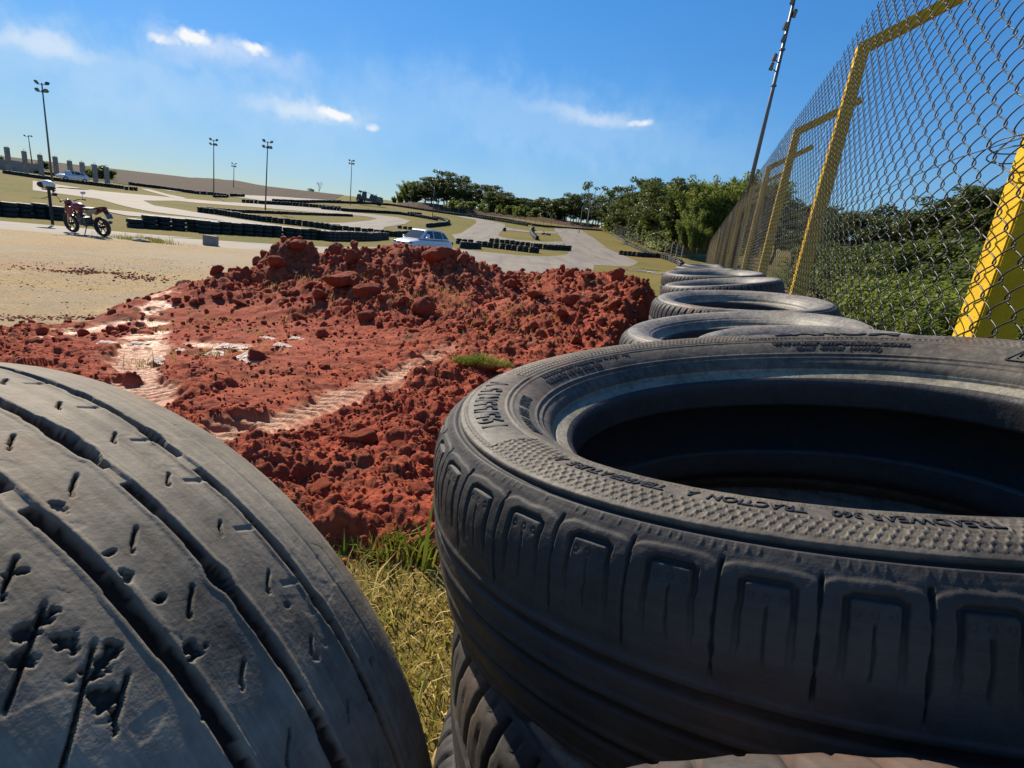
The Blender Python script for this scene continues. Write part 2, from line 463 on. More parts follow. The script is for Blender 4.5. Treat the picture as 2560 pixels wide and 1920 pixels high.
# ------------------------------------------------------------------ tyres
HALF = [(.1885, -.058), (.1880, -.046), (.1884, -.0355), (.1908, -.0310), (.1958, -.0275), (.2008, -.0248), (.2036, -.0225), (.2054, -.0178), (.2078, -.0140), (.2115, -.0105), (.2160, -.0064), (.222, -.0015), (.230, .0035), (.240, .0075),
        (.250, .0098), (.260, .0098), (.268, .0082), (.2755, .0052), (.281, .0008), (.2865, -.0055), (.291, -.0135), (.2945, -.024), (.2968, -.038), (.2985, -.058), (.2995, -.078), (.3, -.088)]
INN = [(.1905, -.062), (.199, -.056), (.212, -.036), (.232, -.018), (.252, -.0095), (.268, -.012), (.281, -.026), (.288, -.052), (.2895, -.088)]
ZM = -.088
def profile(ns_vis, ns_back, ns_in):
    top = np.array(HALF); bot = np.array([(r, 2 * ZM - z) for r, z in HALF[::-1]])[1:]
    inn = np.array([(r, 2 * ZM - z) for r, z in INN][:-1] + [(r, z) for r, z in INN[::-1]])
    def resample(P, n):
        # smooth by Catmull-Rom then resample by arc length
        Q = []
        for i in range(len(P) - 1):
            p0, p1, p2, p3 = P[max(i - 1, 0)], P[i], P[i + 1], P[min(i + 2, len(P) - 1)]
            for k in range(12):
                t = k / 12
                Q.append(.5 * (2 * p1 + (p2 - p0) * t + (2 * p0 - 5 * p1 + 4 * p2 - p3) * t * t + (3 * p1 - p0 - 3 * p2 + p3) * t ** 3))
        Q.append(P[-1]); Q = np.array(Q)
        s = np.concatenate([[0], np.cumsum(np.hypot(*(np.diff(Q, axis=0).T)))])
        sn = np.linspace(0, s[-1], n)
        return np.stack([np.interp(sn, s, Q[:, 0]), np.interp(sn, s, Q[:, 1])], 1), sn
    A, sa = resample(np.concatenate([top, bot[:4]]), ns_vis)
    B, sb = resample(bot[3:], ns_back)
    C, sc = resample(inn, ns_in)
    P = np.concatenate([A, B[1:], C]); S = np.concatenate([sa, sa[-1] + sb[1:], np.full(len(C), -1.)])
    T = np.roll(P, -1, 0) - np.roll(P, 1, 0); T /= np.linalg.norm(T, axis=1)[:, None] + 1e-12
    N = np.stack([-T[:, 1], T[:, 0]], 1)   # outward for the outer profile running top to bottom
    return P, S, N, len(A) + len(B) - 1
def tyre(name, disp, nt=480, ns=(110, 40, 30), mats=None, oval=(0, 0), theta0=0., focus=None):
    """tyre axis along z, top plane at z = 0"""
    P, S, N, nout = profile(*ns)
    # make sure normals point away from the carcass
    mid = np.argmax(P[:, 0]);
    if N[mid, 0] < 0: N = -N
    th = theta0 + np.arange(nt) * 2 * math.pi / nt
    if focus:   # denser mesh on the side that faces the viewer: (centre, half width, density)
        q = np.linspace(0, 2 * math.pi, 4001); w = 1 + (focus[2] - 1) * (1 - ss(focus[1] * .9, focus[1] * 1.15, np.abs(np.mod(q + theta0 - focus[0] + math.pi, 2 * math.pi) - math.pi)))
        cw = np.concatenate([[0], np.cumsum((w[1:] + w[:-1]) / 2)]); cw /= cw[-1]
        th = theta0 + np.interp(np.arange(nt) / nt, cw, q)
    TH, SS = np.meshgrid(th, S, indexing='ij')
    RR = np.broadcast_to(P[:, 0], TH.shape); ZZ = np.broadcast_to(P[:, 1], TH.shape)
    D = np.zeros(TH.shape)
    D[:, :nout] = disp(TH[:, :nout], SS[:, :nout], RR[:, :nout], ZZ[:, :nout])
    r = RR + D * N[:, 0]; z = ZZ + D * N[:, 1]
    r = r * (1 + oval[0] * np.cos(2 * (TH - oval[1])))
    V = np.stack([r * np.cos(TH), r * np.sin(TH), z], -1)
    UV = np.stack([(TH - theta0) * .3, np.broadcast_to(np.concatenate([S[:nout], S[nout - 1] + np.arange(len(S) - nout) * .02]), TH.shape), 0 * TH], -1)
    m = len(P)
    root = empty(name)
    isg = (P[:, 0] > .2752) & (np.arange(m) < nout)
    a = np.where(isg)[0].min(); b = np.where(isg)[0].max()
    t0_ = np.where((P[:, 0] > .1930) & (np.arange(m) < nout))[0].min(); c0 = np.where((P[:, 0] > .2042) & (np.arange(m) < nout))[0]; c0, c1 = c0.min(), c0.max()
    parts = [('bead', t0_, c0, 'rubber_bead'), ('sidewall', c0, a, 'rubber_side'), ('tread', a, b, 'rubber_tread'), ('sidewall', b, c1, 'rubber_side'), ('bead', c1, nout - 1, 'rubber_in'), ('inner_lining', nout - 1, m + t0_, 'rubber_in')]  # lower bead takes the dark inner rubber, interior shade put into its colour
    for nm, i0, i1, mt in parts:
        idx = np.arange(i0, i1 + 1) % m
        k = len(idx)
        v = V[:, idx].reshape(-1, 3)
        i = (np.arange(nt)[:, None] * k + np.arange(k - 1)[None]); j = (((np.arange(nt) + 1) % nt)[:, None] * k + np.arange(k - 1)[None])
        F = np.stack([i, j, j + 1, i + 1], -1).reshape(-1, 4)
        # orient outward
        me = np_mesh(nm, v, F[:, ::-1] if nm != 'x' else F)
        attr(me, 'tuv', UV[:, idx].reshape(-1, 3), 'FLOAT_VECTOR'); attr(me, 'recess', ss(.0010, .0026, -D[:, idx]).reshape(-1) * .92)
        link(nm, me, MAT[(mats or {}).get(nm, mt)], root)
    return root
def pmod(u, p): return (np.mod(u / p + .5, 1) - .5) * p
def line_mask(d, w): return 1 - ss(w * .55, w * 1.25, np.abs(d))
S_RAD = None
def s_of_r(r):
    P, S, N, no = profile(400, 60, 20); i = np.argmin(np.abs(P[:no // 2 + 40, 0] - r)); return S[i]
SG = s_of_r(.276)
def surf_r(r):
    """height of the upper sidewall at radius r"""
    h = np.array(HALF); return np.interp(r, h[:, 0], h[:, 1])

# text patches on the hero tyre: (angle range in degrees, clockwise from a0 to a1), radius range
PATCH = [(199, 159, .2385, .2690), (258, 208, .2425, .2575), (85, 37, .2425, .2705)]
def disp_hero(th, s, r, z):
    u = th * .3
    d = np.zeros(th.shape); top = z > ZM
    deg = np.degrees(th) % 360
    sr = np.where(top, s, 9)
    # ring groove between sidewall and shoulder
    d -= .0034 * line_mask(s - SG, .0020)
    # fine concentric lines near the bead
    for q, a in ((.2125, .0007), (.2165, .0009), (.2345, .0008), (.2385, .0006)):
        d += a * line_mask(np.where(top, r - q, 9), .0007)
    d -= .0012 * line_mask(np.where(top, r - .2025, 9), .001)
    # woven texture band
    band = ss(.2385, .2405, r) * (1 - ss(.2690, .2715, r)) * top
    pt = np.zeros(th.shape)
    for a0, a1, r0, r1 in PATCH:
        lo, hi = min(a0, a1), max(a0, a1)
        e = np.minimum(np.minimum(deg - lo, hi - deg) * R(1) * .25, np.minimum(r - r0, r1 - r))
        pt = np.maximum(pt, ss(-.0004, .0006, e))
        d += .0007 * line_mask(np.where(top, e, 9), .0006)
    ua = th * .254; hs = .0052
    def hexe(x, y):
        X = x / hs; Y = y / (hs * 1.732)
        a1, b1 = X - np.round(X), (Y - np.round(Y)) * 1.732
        a2, b2 = X - np.floor(X) - .5, (Y - np.floor(Y) - .5) * 1.732
        k = a1 * a1 + b1 * b1 < a2 * a2 + b2 * b2
        a, b = np.abs(np.where(k, a1, a2)), np.abs(np.where(k, b1, b2))
        return (.5 - np.maximum(a, a * .5 + b * .866)) * hs
    h1 = line_mask(hexe(ua, r - .24), .00062); h2 = line_mask(hexe(ua + .0026, (r - .24) * 1.0 + .0045), .0005) * (np.mod(r - .24, .009) < .0045)
    d += band * (1 - pt) * (.0008 * np.maximum(h1, h2) - .0002)
    # tread blocks
    t = s - SG; per = 2 * math.pi * .3 / 44
    uu = pmod(u, per) ; wob = .0006 * vnoise(u * 160, s * 160, 3)
    # scribble of small marks just outside the ring groove
    mk = line_mask(pmod(u + .5 * np.abs(t - .0055), per / 8), .0008) * ss(.0034, .0042, t) * (1 - ss(.0066, .0074, t)) * (vnoise(u * 260, t * 0, 9) > -.1)
    d += .00035 * mk
    au = np.abs(uu); t0 = np.full(th.shape, .0125); tb = .0112 + .0045 * (au / per * 2) ** 6 + .0006 * vnoise(u * 90, u * 0, 8)
    inb = ss(tb - .0006, tb + .0012, t)
    d += .0009 * inb * (1 - ss(.04, .07, t))
    leg = line_mask(np.abs(uu) - .0112 + wob - .0008 * ss(.02, .08, t), .0016) * ss(t0 + .005, t0 + .0065, t) * (1 - ss(.044, .060, t))
    arc = line_mask(t - t0 - .0050 - .0022 * ss(.0080, .0126, au), .0015) * (au < .0128)
    d -= .0029 * np.maximum(leg * (1 - .5 * ss(.02, .055, t)), arc)
    d -= .0018 * line_mask(uu + wob, .0007) * ss(t0 + .014, t0 + .017, t) * (1 - ss(.050, .056, t))
    d -= .0028 * line_mask(np.abs(uu) - per / 2 + wob, .0009) * ss(t0 - .003, t0, t) * (1 - ss(.062, .07, t))
    for q in (-.0070, 0, .0070):   # small round wear dimples on the blocks
        d += .0004 * -1.6 * line_mask(np.hypot(uu - q, t - t0 - .0118) - .0014, .0004) * (np.abs(uu) < .0105)
    # worn circumferential ribs of the tread
    for q, a in ((.080, .0022), (.104, .0026), (.132, .0026), (.158, .0022)):
        d -= a * line_mask(t - q, .0038)
        d += .0012 * line_mask(t - q + .0065, .0022)
    nz = fbm(u * 120, s * 120, 3, 5)
    return d + .00022 * nz * (t > .006) + .00012 * nz
MATH = {'tread': 'rubber_tread'}
hero = tyre('tyre', disp_hero, 2300, (330, 40, 40), oval=(.108, -.152), theta0=R(20), focus=(R(225), R(70), 2.2))
tag(hero, 'large black tyre lying flat nearest on the right with size lettering on its sidewall', 'tyre')
TILT = (math.tan(R(10.2)), math.tan(R(-.5)))
nv = Vector((-TILT[0], -TILT[1], 1)).normalized()
HQ = Vector((0, 0, 1)).rotation_difference(nv)
hero.rotation_mode = 'QUATERNION'; hero.rotation_quaternion = HQ
HERO_C = Vector((.258, .423, CAMZ - .096)); hero.location = HERO_C

def lettering(parent, text, size, r_mid, deg_mid, name='lettering', mat='rubber_letter', squash=1., ext=.0007, oval=(.108, -.152), space=1.0, bold=0.):
    """raised text running clockwise round the upper sidewall, tops outward"""
    cu = bpy.data.curves.new('txt', 'FONT'); cu.body = text; cu.size = size; cu.extrude = ext; cu.align_x = 'CENTER'; cu.align_y = 'CENTER'; cu.resolution_u = 3
    cu.space_character = space; cu.offset = bold
    ob = bpy.data.objects.new('txt', cu); COL.objects.link(ob)
    bpy.context.view_layer.update()
    dg = bpy.context.evaluated_depsgraph_get()
    me = bpy.data.meshes.new_from_object(ob.evaluated_get(dg))
    bpy.data.objects.remove(ob); bpy.data.curves.remove(cu)
    n = len(me.vertices); co = np.empty(n * 3); me.vertices.foreach_get('co', co); co = co.reshape(-1, 3)
    th = R(deg_mid) - co[:, 0] * squash / r_mid
    r = r_mid + co[:, 1]
    z = surf_r(r) + co[:, 2] + ext * .6
    rr = r * (1 + oval[0] * np.cos(2 * (th - oval[1])))
    V = np.stack([rr * np.cos(th), rr * np.sin(th), z], -1).astype(np.float32)
    me.vertices.foreach_set('co', V.ravel()); me.update(); me.name = name
    attr(me, 'tuv', np.stack([th * .3, r, 0 * r], -1), 'FLOAT_VECTOR')
    return link(name, me, MAT[mat], parent)
lettering(hero, '195/55R15 V', .0245, .2535, 179, squash=.86, ext=.0008, bold=.0004, space=1.12)
lettering(hero, 'TREADWEAR 360    TRACTION  A    TEMPERATURE  A', .0105, .2500, 233, squash=.86, ext=.0006, bold=.0001)
lettering(hero, 'MAX INFLATION PRESSURE 350 KPA (51 PSI)', .0066, .2312, 140, ext=.0006, bold=.0003)
lettering(hero, 'MAX LOAD 615 KG (1356 LB)', .0066, .2238, 146, ext=.0006, bold=.0003)
lettering(hero, 'TUBELESS   STEEL   RADIAL', .0090, .2255, 181, ext=.0006, bold=.0003, squash=.85)
lettering(hero, 'www.barum-online.com', .0092, .2300, 60.5, ext=.0009, bold=.0004, squash=1.6)
lettering(hero, '02467  499787  (499787)', .0058, .2222, 60, ext=.0006, squash=1.5, bold=.0002)
lettering(hero, 'BARUM', .0240, .2565, 61.5, ext=.0010, bold=.0006, squash=1.75)
lettering(hero, 'SAFETY WARNING', .0100, .2300, 7, ext=.0008, bold=.0002)
lettering(hero, 'SERIOUS INJURY MAY RESULT', .0054, .2225, 7.5, ext=.0006, bold=.0001)
# warning triangle beside the safety text
mb = MB()
def pol(r, deg, dz=.001):
    th = R(deg); rr = r * (1 + .108 * math.cos(2 * (th + .152))); return Vector((rr * math.cos(th), rr * math.sin(th), float(surf_r(r)) + dz))
tri = [pol(.2205, 23.0), pol(.2345, 21.2), pol(.2205, 19.4)]
for i in range(3): mb.tube([tri[i], tri[(i + 1) % 3]], .0006, 6)
mb.tube([pol(.2255, 21.2), pol(.2305, 21.2)], .0006, 6); mb.tube([pol(.2232, 21.2), pol(.2238, 21.2)], .0007, 6)
mb.build('warning_triangle', MAT['rubber_letter'], hero)

# ---- other tyres of the row
def disp_blocks(per_n, depth, phase=0., rough=0):
    def f(th, s, r, z):
        u = th * .3; per = 2 * math.pi * .3 / per_n; zz = np.abs(z - ZM)
        d = -.003 * line_mask(np.where(z > ZM, r - .2745, 9), .0018) - .003 * line_mask(np.where(z < ZM, r - .2745, 9), .0018)
        sh = ss(.2790, .2815, r)
        uu = pmod(u + .12 * np.clip(.088 - zz, 0, .03) * np.sign(z - ZM), per)
        d = d - depth * line_mask(np.abs(uu) - per / 2, .0022) * sh * ss(.022, .034, zz)
        d = d - depth * .4 * line_mask(uu, .0009) * sh * ss(.03, .04, zz)
        d = d + .0012 * sh * (1 - np.abs(uu) / per * 2) * ss(.05, .08, zz)
        for q in (-.03, 0, .03): d = d - .0045 * line_mask(z - ZM - q, .0040)
        top = z > ZM
        for q, a in ((.2125, .0010), (.219, .0012), (.262, .0010), (.268, .0010)): d = d + a * line_mask(np.where(top, r - q, 9), .0009)
        d = d + .0007 * (vnoise(u * 220, r * 500, 4) > .1) * (np.abs(r - .244) < .007) * top * (vnoise(u * 9, 0 * u, 11) > .05)
        return d + .0003 * fbm(u * 60, s * 60, 3, 9)
    return f
protoA = tyre('tyre', disp_blocks(58, .006), 696, (120, 50, 26), mats={'sidewall': 'rubber_row'})
protoB = tyre('tyre', disp_blocks(74, .0045), 740, (110, 46, 26), mats={'sidewall': 'rubber_row'})
used = {}
def place_tyre(proto, loc, tilt, sc, label, group=None, spin=0.):
    k = proto.as_pointer()
    o = proto if k not in used else copy_tree(proto)
    used[k] = 1
    o.rotation_mode = 'QUATERNION'
    nv = Vector((-math.tan(R(tilt[0])), -math.tan(R(tilt[1])), 1)).normalized()
    q = Vector((0, 0, 1)).rotation_difference(nv) @ Matrix.Rotation(spin, 4, 'Z').to_quaternion()
    o.rotation_quaternion = q; o.location = loc; o.scale = (sc[0], sc[0], sc[1])
    tag(o, label, 'tyre', group)
    return o
def row_at(px, py, a):
    """point of the row whose top centre shows at the photograph pixel, a metres along"""
    d = ray(px, py); y = a
    return CAM + d * (a / (d @ U))
# (2212 px of the visible top centre, distance along the row, radius, tilt toward right / toward away)
ROW = [((1798, 764), 1.02, .25, (8.0, 1.5), protoB, 'smooth shouldered tyre mostly hidden behind the nearest lettered tyre'),
       ((1598, 712), 1.52, .318, (10.5, -.5), protoA, 'tyre with chunky shoulder blocks tilted up to the right, third in the row'),
       ((1601, 652), 2.22, .338, (6.3, 1.5), protoB, 'wide flat tyre with open centre just before the second yellow post'),
       ((1556, 612), 2.83, .285, (10.5, -1.5), protoA, 'tyre tilted up to the right beyond the wide flat one'),
       ((1540, 592), 3.45, .30, (7, 1), protoB, 'small looking tyre far along the row in front of the mesh fence')]
row_pos = []
for (px, a, rad, tl, pr, lab) in ROW:
    c = row_at(*pp(*px), a)
    place_tyre(pr, c, tl, (rad / .3, rad / .3 * (.95 if rad > .3 else 1.05)), lab, 'tyres stacked along the mesh fence', random.random() * 6)
    row_pos.append((c, rad))
# rest of the row, dwindling with distance
a = 4.1
k = 0
while a < 16:
    p = CAM + U * a + V_ * (.10 + random.uniform(-.05, .05)); gz = float(H(p[0], p[1]))
    c = np.array([p[0], p[1], gz + .575 + random.uniform(-.02, .03)])
    place_tyre(random.choice((protoA, protoB)), c, (random.uniform(0, 9), random.uniform(-2, 2)), (1, 1), 'dark tyre among the farthest of the row running along the mesh fence', 'farthest tyres stacked along the fence', random.random() * 6)
    row_pos.append((c, .3)); a += .62; k += 1
# tyres lower down in the stacks
lowlab = ['second tyre of the nearest stack, under the lettered tyre', 'bottom tyre of the nearest stack standing on dry grass']
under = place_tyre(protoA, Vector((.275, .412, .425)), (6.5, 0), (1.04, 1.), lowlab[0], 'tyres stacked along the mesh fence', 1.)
place_tyre(protoB, Vector((.262, .42, .212)), (0, 0), (1., 1.), lowlab[1], 'tyres stacked along the mesh fence', 2.)
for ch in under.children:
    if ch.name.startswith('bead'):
        ch.data = ch.data.copy(); ch.data.materials.clear(); ch.data.materials.append(MAT['rubber_in'])  # bead recoloured dark for the shade inside the stack
for i, (c, rad) in enumerate(row_pos[:9]):
    gz = float(H(c[0], c[1])); n = 2; top = c[2] - .195
    for j in range(n):
        z = gz + .20 + (top - gz - .20) * (j / (n - 1.))
        place_tyre(protoB if j else protoA, Vector((c[0] + random.uniform(-.02, .02), c[1] + random.uniform(-.02, .02), z)), (random.uniform(0, 2), 0), (rad / .3, 1), 'lower tyre in the stacks beyond the nearest one, under a top tyre', 'lower tyres of the row of stacks', random.random() * 6)

# ---- the worn upright tyre on the left
LC = np.array([-.310, .206, CAMZ - .392]); LAZ, LEL, LZS = R(11), R(-7.4), 1.1
LN = np.array([math.cos(LEL) * math.sin(LAZ), math.cos(LEL) * math.cos(LAZ), math.sin(LEL)])
LX = np.array([0, 0, 1.]) - LN * LN[2]; LX /= np.linalg.norm(LX); LY = np.cross(LN, LX)
def left_param(X, Y):
    'angle and offset across the tread of the point seen at a photograph pixel'
    d = ray(*pp(X, Y)); o = CAM - LC
    a, b = o - LN * (o @ LN), d - LN * (d @ LN)
    A, B, C = b @ b, 2 * a @ b, a @ a - .3 ** 2
    q = B * B - 4 * A * C
    if q < 0: return None
    p = CAM + d * ((-B - math.sqrt(q)) / (2 * A)) - LC
    return math.atan2(p @ LY, p @ LX), (p @ LN) / LZS
PITS = []; BARU = left_param(236, 1027)[0] * .3
for X, Y, w, dp in [(105, 1322, .011, .005), (62, 1352, .007, .004), (150, 1372, .010, .0045), (225, 1420, .011, .005), (70, 1400, .008, .004), (235, 1500, .009, .004), (345, 1292, .0065, .005), (412, 1392, .008, .0055), (275, 1238, .006, .004), (240, 1190, .005, .004), (130, 1090, .006, .003), (815, 1425, .0045, .003), (450, 1545, .006, .004), (688, 1420, .004, .003), (625, 1305, .0035, .003), (20, 1228, .007, .005)]:
    q = left_param(X, Y)
    if q: PITS.append((q[0], q[1], w * .82, dp * .8))
SLASH = [(*left_param(75, 1390), .012, 1.1), (*left_param(190, 1500), .013, 1.2)]
def disp_worn(th, s, r, z):
    zc = z - ZM      # + is the far side (towards the dirt)
    th = np.mod(th + math.pi, 2 * math.pi) - math.pi; u = th * .3; d = np.zeros(th.shape)
    nz = fbm(u * 30, zc * 90, 3, 17)
    for q, w, dp in ((.0385, .0019, .0060), (.003, .0023, .0065), (-.031, .0028, .0070)):
        bar = ss(.0, .002, np.abs(u - BARU - q * .12) - .0055)      # one wear bar across the grooves
        e = np.abs(zc - q + .0009 * nz) - w - .0005 * fbm(u * 130, zc * 40 + q * 99, 3, 18) - .0016 * np.maximum(0, fbm(u * 45, q * 77 + zc * 0, 2, 19) - .3) * 3
        d -= dp * (1 - ss(-.0005, .0005, e)) * (.12 + .88 * bar) * (r > .285)
        d += .0005 * line_mask(e - .0015, .0012) * (r > .285)
    # slanted short cuts between the grooves
    for q, ph, ln, per in ((.022, 0, .0036, .036), (-.013, .012, .0042, .036), (-.050, .02, .006, .060)):
        uu = pmod(u + ph + 1.05 * (zc - q), per)
        jit = vnoise(np.floor((u + ph) / per) * 1.7, 0 * u + q * 100, 33)
        k = line_mask(uu + .0003 * vnoise(u * 300, zc * 300, 7), .0009) * (1 - ss(ln * .8, ln, np.abs(zc - q - .002 * jit))) * (r > .285)
        d -= .0045 * k
        k2 = line_mask(np.hypot(uu - .0012, (zc - q) + ln * .85) - .0002, .0007) * (r > .285)
        d -= .0036 * k2
    # faint chevrons near the first groove
    uu = pmod(u - .4 * (zc - .034), .036)
    d -= .0007 * line_mask(uu - .008, .0016) * (np.abs(zc - .031) < .0045)
    d -= .0005 * line_mask(zc - .0585, .0007)
    # torn pits
    for i, (a, zz, w, dp) in enumerate(PITS):
        du = (th - a) * .3; e = np.hypot(du * (.7 + .5 * (i % 3 == 0)), (zc - zz) * (1.2 - .4 * (i % 2))) + .62 * w * fbm(u * 260, zc * 260, 4, 41 + i)
        d -= dp * .9 * (1 - ss(w * .34, w * .46, e)) * (.75 + .25 * fbm(u * 400, zc * 400, 2, 44))
    for a, zz, ln, sl in SLASH:
        du = (th - a) * .3; p_, q_ = du + sl * (zc - zz), (zc - zz)
        d -= .0030 * line_mask(p_, .0011) * (1 - ss(ln * .8, ln, np.abs(q_)))
    d += .00006 * fbm(u * 40, zc * 400, 3, 71) + .0002 * fbm(u * 25, zc * 25, 3, 72) * (r > .28)
    tear = (fbm(u * 22, zc * 22, 3, 90) > .38) * (np.abs(zc) < .08)
    d -= .0002 * tear * ss(.1, .5, fbm(u * 120, zc * 120, 2, 91) + .3)
    return d
left = tyre('tyre', disp_worn, 1600, (430, 380, 20), mats={'tread': 'rubber_worn', 'sidewall': 'rubber_worn'}, theta0=R(180), focus=(R(32), R(72), 5.))
left.matrix_world = Matrix(((LX[0], LY[0], LN[0], 0), (LX[1], LY[1], LN[1], 0), (LX[2], LY[2], LN[2], 0), (0, 0, 0, 1)))
left.location = Vector(LC + LN * (-ZM * LZS)); left.scale = (1, 1, LZS)
tag(left, 'bald grooved tyre standing upright at the left with cuts across its worn tread', 'tyre')
# the tyre that only shows its top blocks at the lower edge
p = at_y(*pp(1830, 1643), .138)
o = place_tyre(protoA, p, (0, 0), (1, 1), 'tyre at the bottom edge of the picture showing only its sunlit tread blocks', None)
o.rotation_quaternion = Matrix(((0, 1, 0), (0, 0, 1), (1, 0, 0))).to_quaternion()
o.location = Vector(p) + Vector((.033, .010, -.290))

# ------------------------------------------------------------------ chain link fence
FLAT = .95
def fence_hit(px, py, lat=FLAT):
    d = ray(px, py); t = lat / (d @ V_); p = CAM + d * t
    return p, p @ U
def fpos(a, lat, z): 
    p = U * a + V_ * lat; return Vector((p[0], p[1], z))
t = NT('yellow_painted_concrete'); o = t.coord('Object')
n = t.noise(o, 7, 5, .6); n2 = t.noise(o, 70, 4, .7)
c = t.ramp(n, [(.3, (.62, .36, .012)), (.7, (.74, .47, .02))])
c = t.mix(t.ramp(n2, [(.28, .7), (.42, 0.)]), c, (.34, .21, .05))
c = t.mix(t.ramp(t.noise(o, 26, 6, .75, .4), [(.30, .85), (.37, 0.)]), c, (.33, .28, .20))
c = t.mix(t.ramp(t.noise(o, 3.2, 5, .7, .5), [(.5, 0.), (.75, .35)]), c, (.45, .24, .03))
t.principled(c, .8, 0, t.bump(t.noise(o, 90, 5, .7), .6, .008), .2)
MAT['yellow'] = t.m
t = NT('galvanised_wire'); o = t.coord('Object')
n = t.noise(o, 30, 4, .6)
t.principled(t.ramp(n, [(.3, (.014, .012, .010)), (.7, (.05, .045, .04))]), t.ramp(n, [(.3, .32), (.7, .5)]), .2, None, .5)
MAT['wire'] = t.m
fence = empty('chain_link_fence', fpos(2, FLAT, 0)); tag(fence, 'tall chain link fence on yellow concrete posts with cranked tops, near right', 'fence')
FINV = Matrix.Translation(-fence.location)
def fpart(name, mb, mat, smooth=False, bevel=0):
    o = mb.build(name, mat, fence, smooth, bevel); o.matrix_parent_inverse = FINV; return o
base0 = fence_hit(*z6(1185, 1590))[1]
POSTS = [base0] + [fence_hit(*z6(X, 1000))[1] for X in (440, )]
sp = POSTS[1] - POSTS[0]
p2 = fence_hit(*z6(262, 950))[1]
bend1 = fence_hit(*z6(640, 215))[0][2]
POSTS = [POSTS[0], POSTS[1], p2] + [p2 + (p2 - POSTS[1]) * k for k in range(1, 16)]
POSTS = [POSTS[0] - 2.6] + POSTS
HB = bend1
print('posts', [round(float(q), 2) for q in POSTS], 'bend z', HB)
for a in POSTS:
    b = fpos(a, FLAT, 0); gz = float(H(b.x, b.y)) - .15
    zt = HB + min(0, gz) * 0
    w = .060; wb = .076
    lean = .03
    mb = MB()
    Rz = Matrix.Rotation(-ROWAZ, 3, 'Z')
    V = []
    secs = [(0, gz, wb), (lean * .5, HB * .55, .068), (lean + .01, HB, w * 1.05), (lean + .36, HB + .215, w * .92), (lean + .70, HB + .43, .052)]
    vs = []
    for i, (dx, z, h) in enumerate(secs):
        tilt = (0, 0, R(29), R(58), R(58))[i]
        for sx, sy in ((-1, -1), (1, -1), (1, 1), (-1, 1)):
            hx = h * .8; off = Vector((sx * hx * math.cos(tilt) + dx, sy * h, z - sx * hx * math.sin(tilt)))
            vs.append(Rz @ Vector((off.x, off.y, 0)) + Vector((b.x, b.y, off.z)))
    F = [(3, 2, 1, 0)] + [(i * 4 + k, i * 4 + (k + 1) % 4, i * 4 + 4 + (k + 1) % 4, i * 4 + 4 + k) for i in range(4) for k in range(4)] + [(16, 17, 18, 19)]
    mb.add(vs, F)
    fpart('fence_post', mb, MAT['yellow'], False, .005)
def chain(name, a0, a1, z0, z1, lat, pitch, wr, segs, sides):
    """woven mesh: flattened spirals hooked into each other"""
    sp = pitch * .66; nw = int((a1 - a0) / sp); nrow = int((z1 - z0) / pitch)
    n = nrow * segs + 1
    tt = np.arange(n) / segs                     # turns
    Vs = []; Fs = []; off = 0
    for w in range(nw):
        ph = 2 * math.pi * (tt + (.5 if w % 2 else 0))
        tri = np.arcsin(np.sin(ph) * .93) / math.asin(.93)
        ax = a0 + w * sp + (sp / 2 + .0085) * tri + .003 * math.sin(w * 1.7)
        dp = .0085 * np.cos(ph)
        z = z0 + tt * pitch + .004 * np.sin(ax * 5) 
        sag = .03 * np.sin(ax * 1.3) * np.sin(np.clip((z - z0) / (z1 - z0), 0, 1) * math.pi)
        P = U[None] * ax[:, None] + V_[None] * (lat + dp + sag)[:, None]; P[:, 2] = z
        T = np.gradient(P, axis=0); T /= np.linalg.norm(T, axis=1)[:, None]
        A = np.cross(T, V_[None]); A /= np.linalg.norm(A, axis=1)[:, None]; B = np.cross(T, A)
        c = 2 * math.pi * np.arange(sides) / sides
        ring = P[:, None] + wr * (np.cos(c)[None, :, None] * A[:, None] + np.sin(c)[None, :, None] * B[:, None])
        Vs.append(ring.reshape(-1, 3))
        i = off + np.arange(n - 1)[:, None] * sides + np.arange(sides)[None]; j = off + np.arange(n - 1)[:, None] * sides + (np.arange(sides)[None] + 1) % sides
        Fs.append(np.stack([i, j, j + sides, i + sides], -1).reshape(-1, 4)); off += n * sides
    me = np_mesh(name, np.concatenate(Vs), np.concatenate(Fs))
    o = link(name, me, MAT['wire'], fence); o.matrix_parent_inverse = FINV
MLAT = FLAT - .115
MP = .100
chain('mesh_panel', .55, POSTS[1] + 0, -.15, HB, MLAT, MP, .0024, 16, 6)
chain('mesh_panel', POSTS[1], POSTS[2], -.12, HB, MLAT, MP, .0025, 12, 5)
chain('mesh_panel', POSTS[2], POSTS[3], -.12, HB, MLAT, MP, .0025, 10, 4)
for i in range(3, 9): chain('mesh_panel', POSTS[i], POSTS[i + 1], -.12, HB, MLAT, MP, .0026, 8, 3)
chain('mesh_panel', POSTS[9], POSTS[18], -.3, HB, MLAT, MP * 2, .003, 4, 3)
mb = MB()
wz = fence_hit(*z6(1340, 660), MLAT)[0][2]
mb.tube([fpos(a, MLAT - .008, wz + .015 * math.sin(a * 3)) for a in np.arange(.5, 40, .4)], .0018, 5)
fpart('tension_wire', mb, MAT['wire'], True)
mb = MB()   # tie wire round the nearest post
for k in range(2):
    mb.tube([fpos(POSTS[1] + .13 * math.cos(q), FLAT + .0 + .135 * math.sin(q), wz - .02 + .03 * k + .01 * math.sin(q * 2)) for q in np.linspace(0, 2 * math.pi, 24)], .0022, 5)
fpart('tie_wire', mb, MAT['wire'], True)

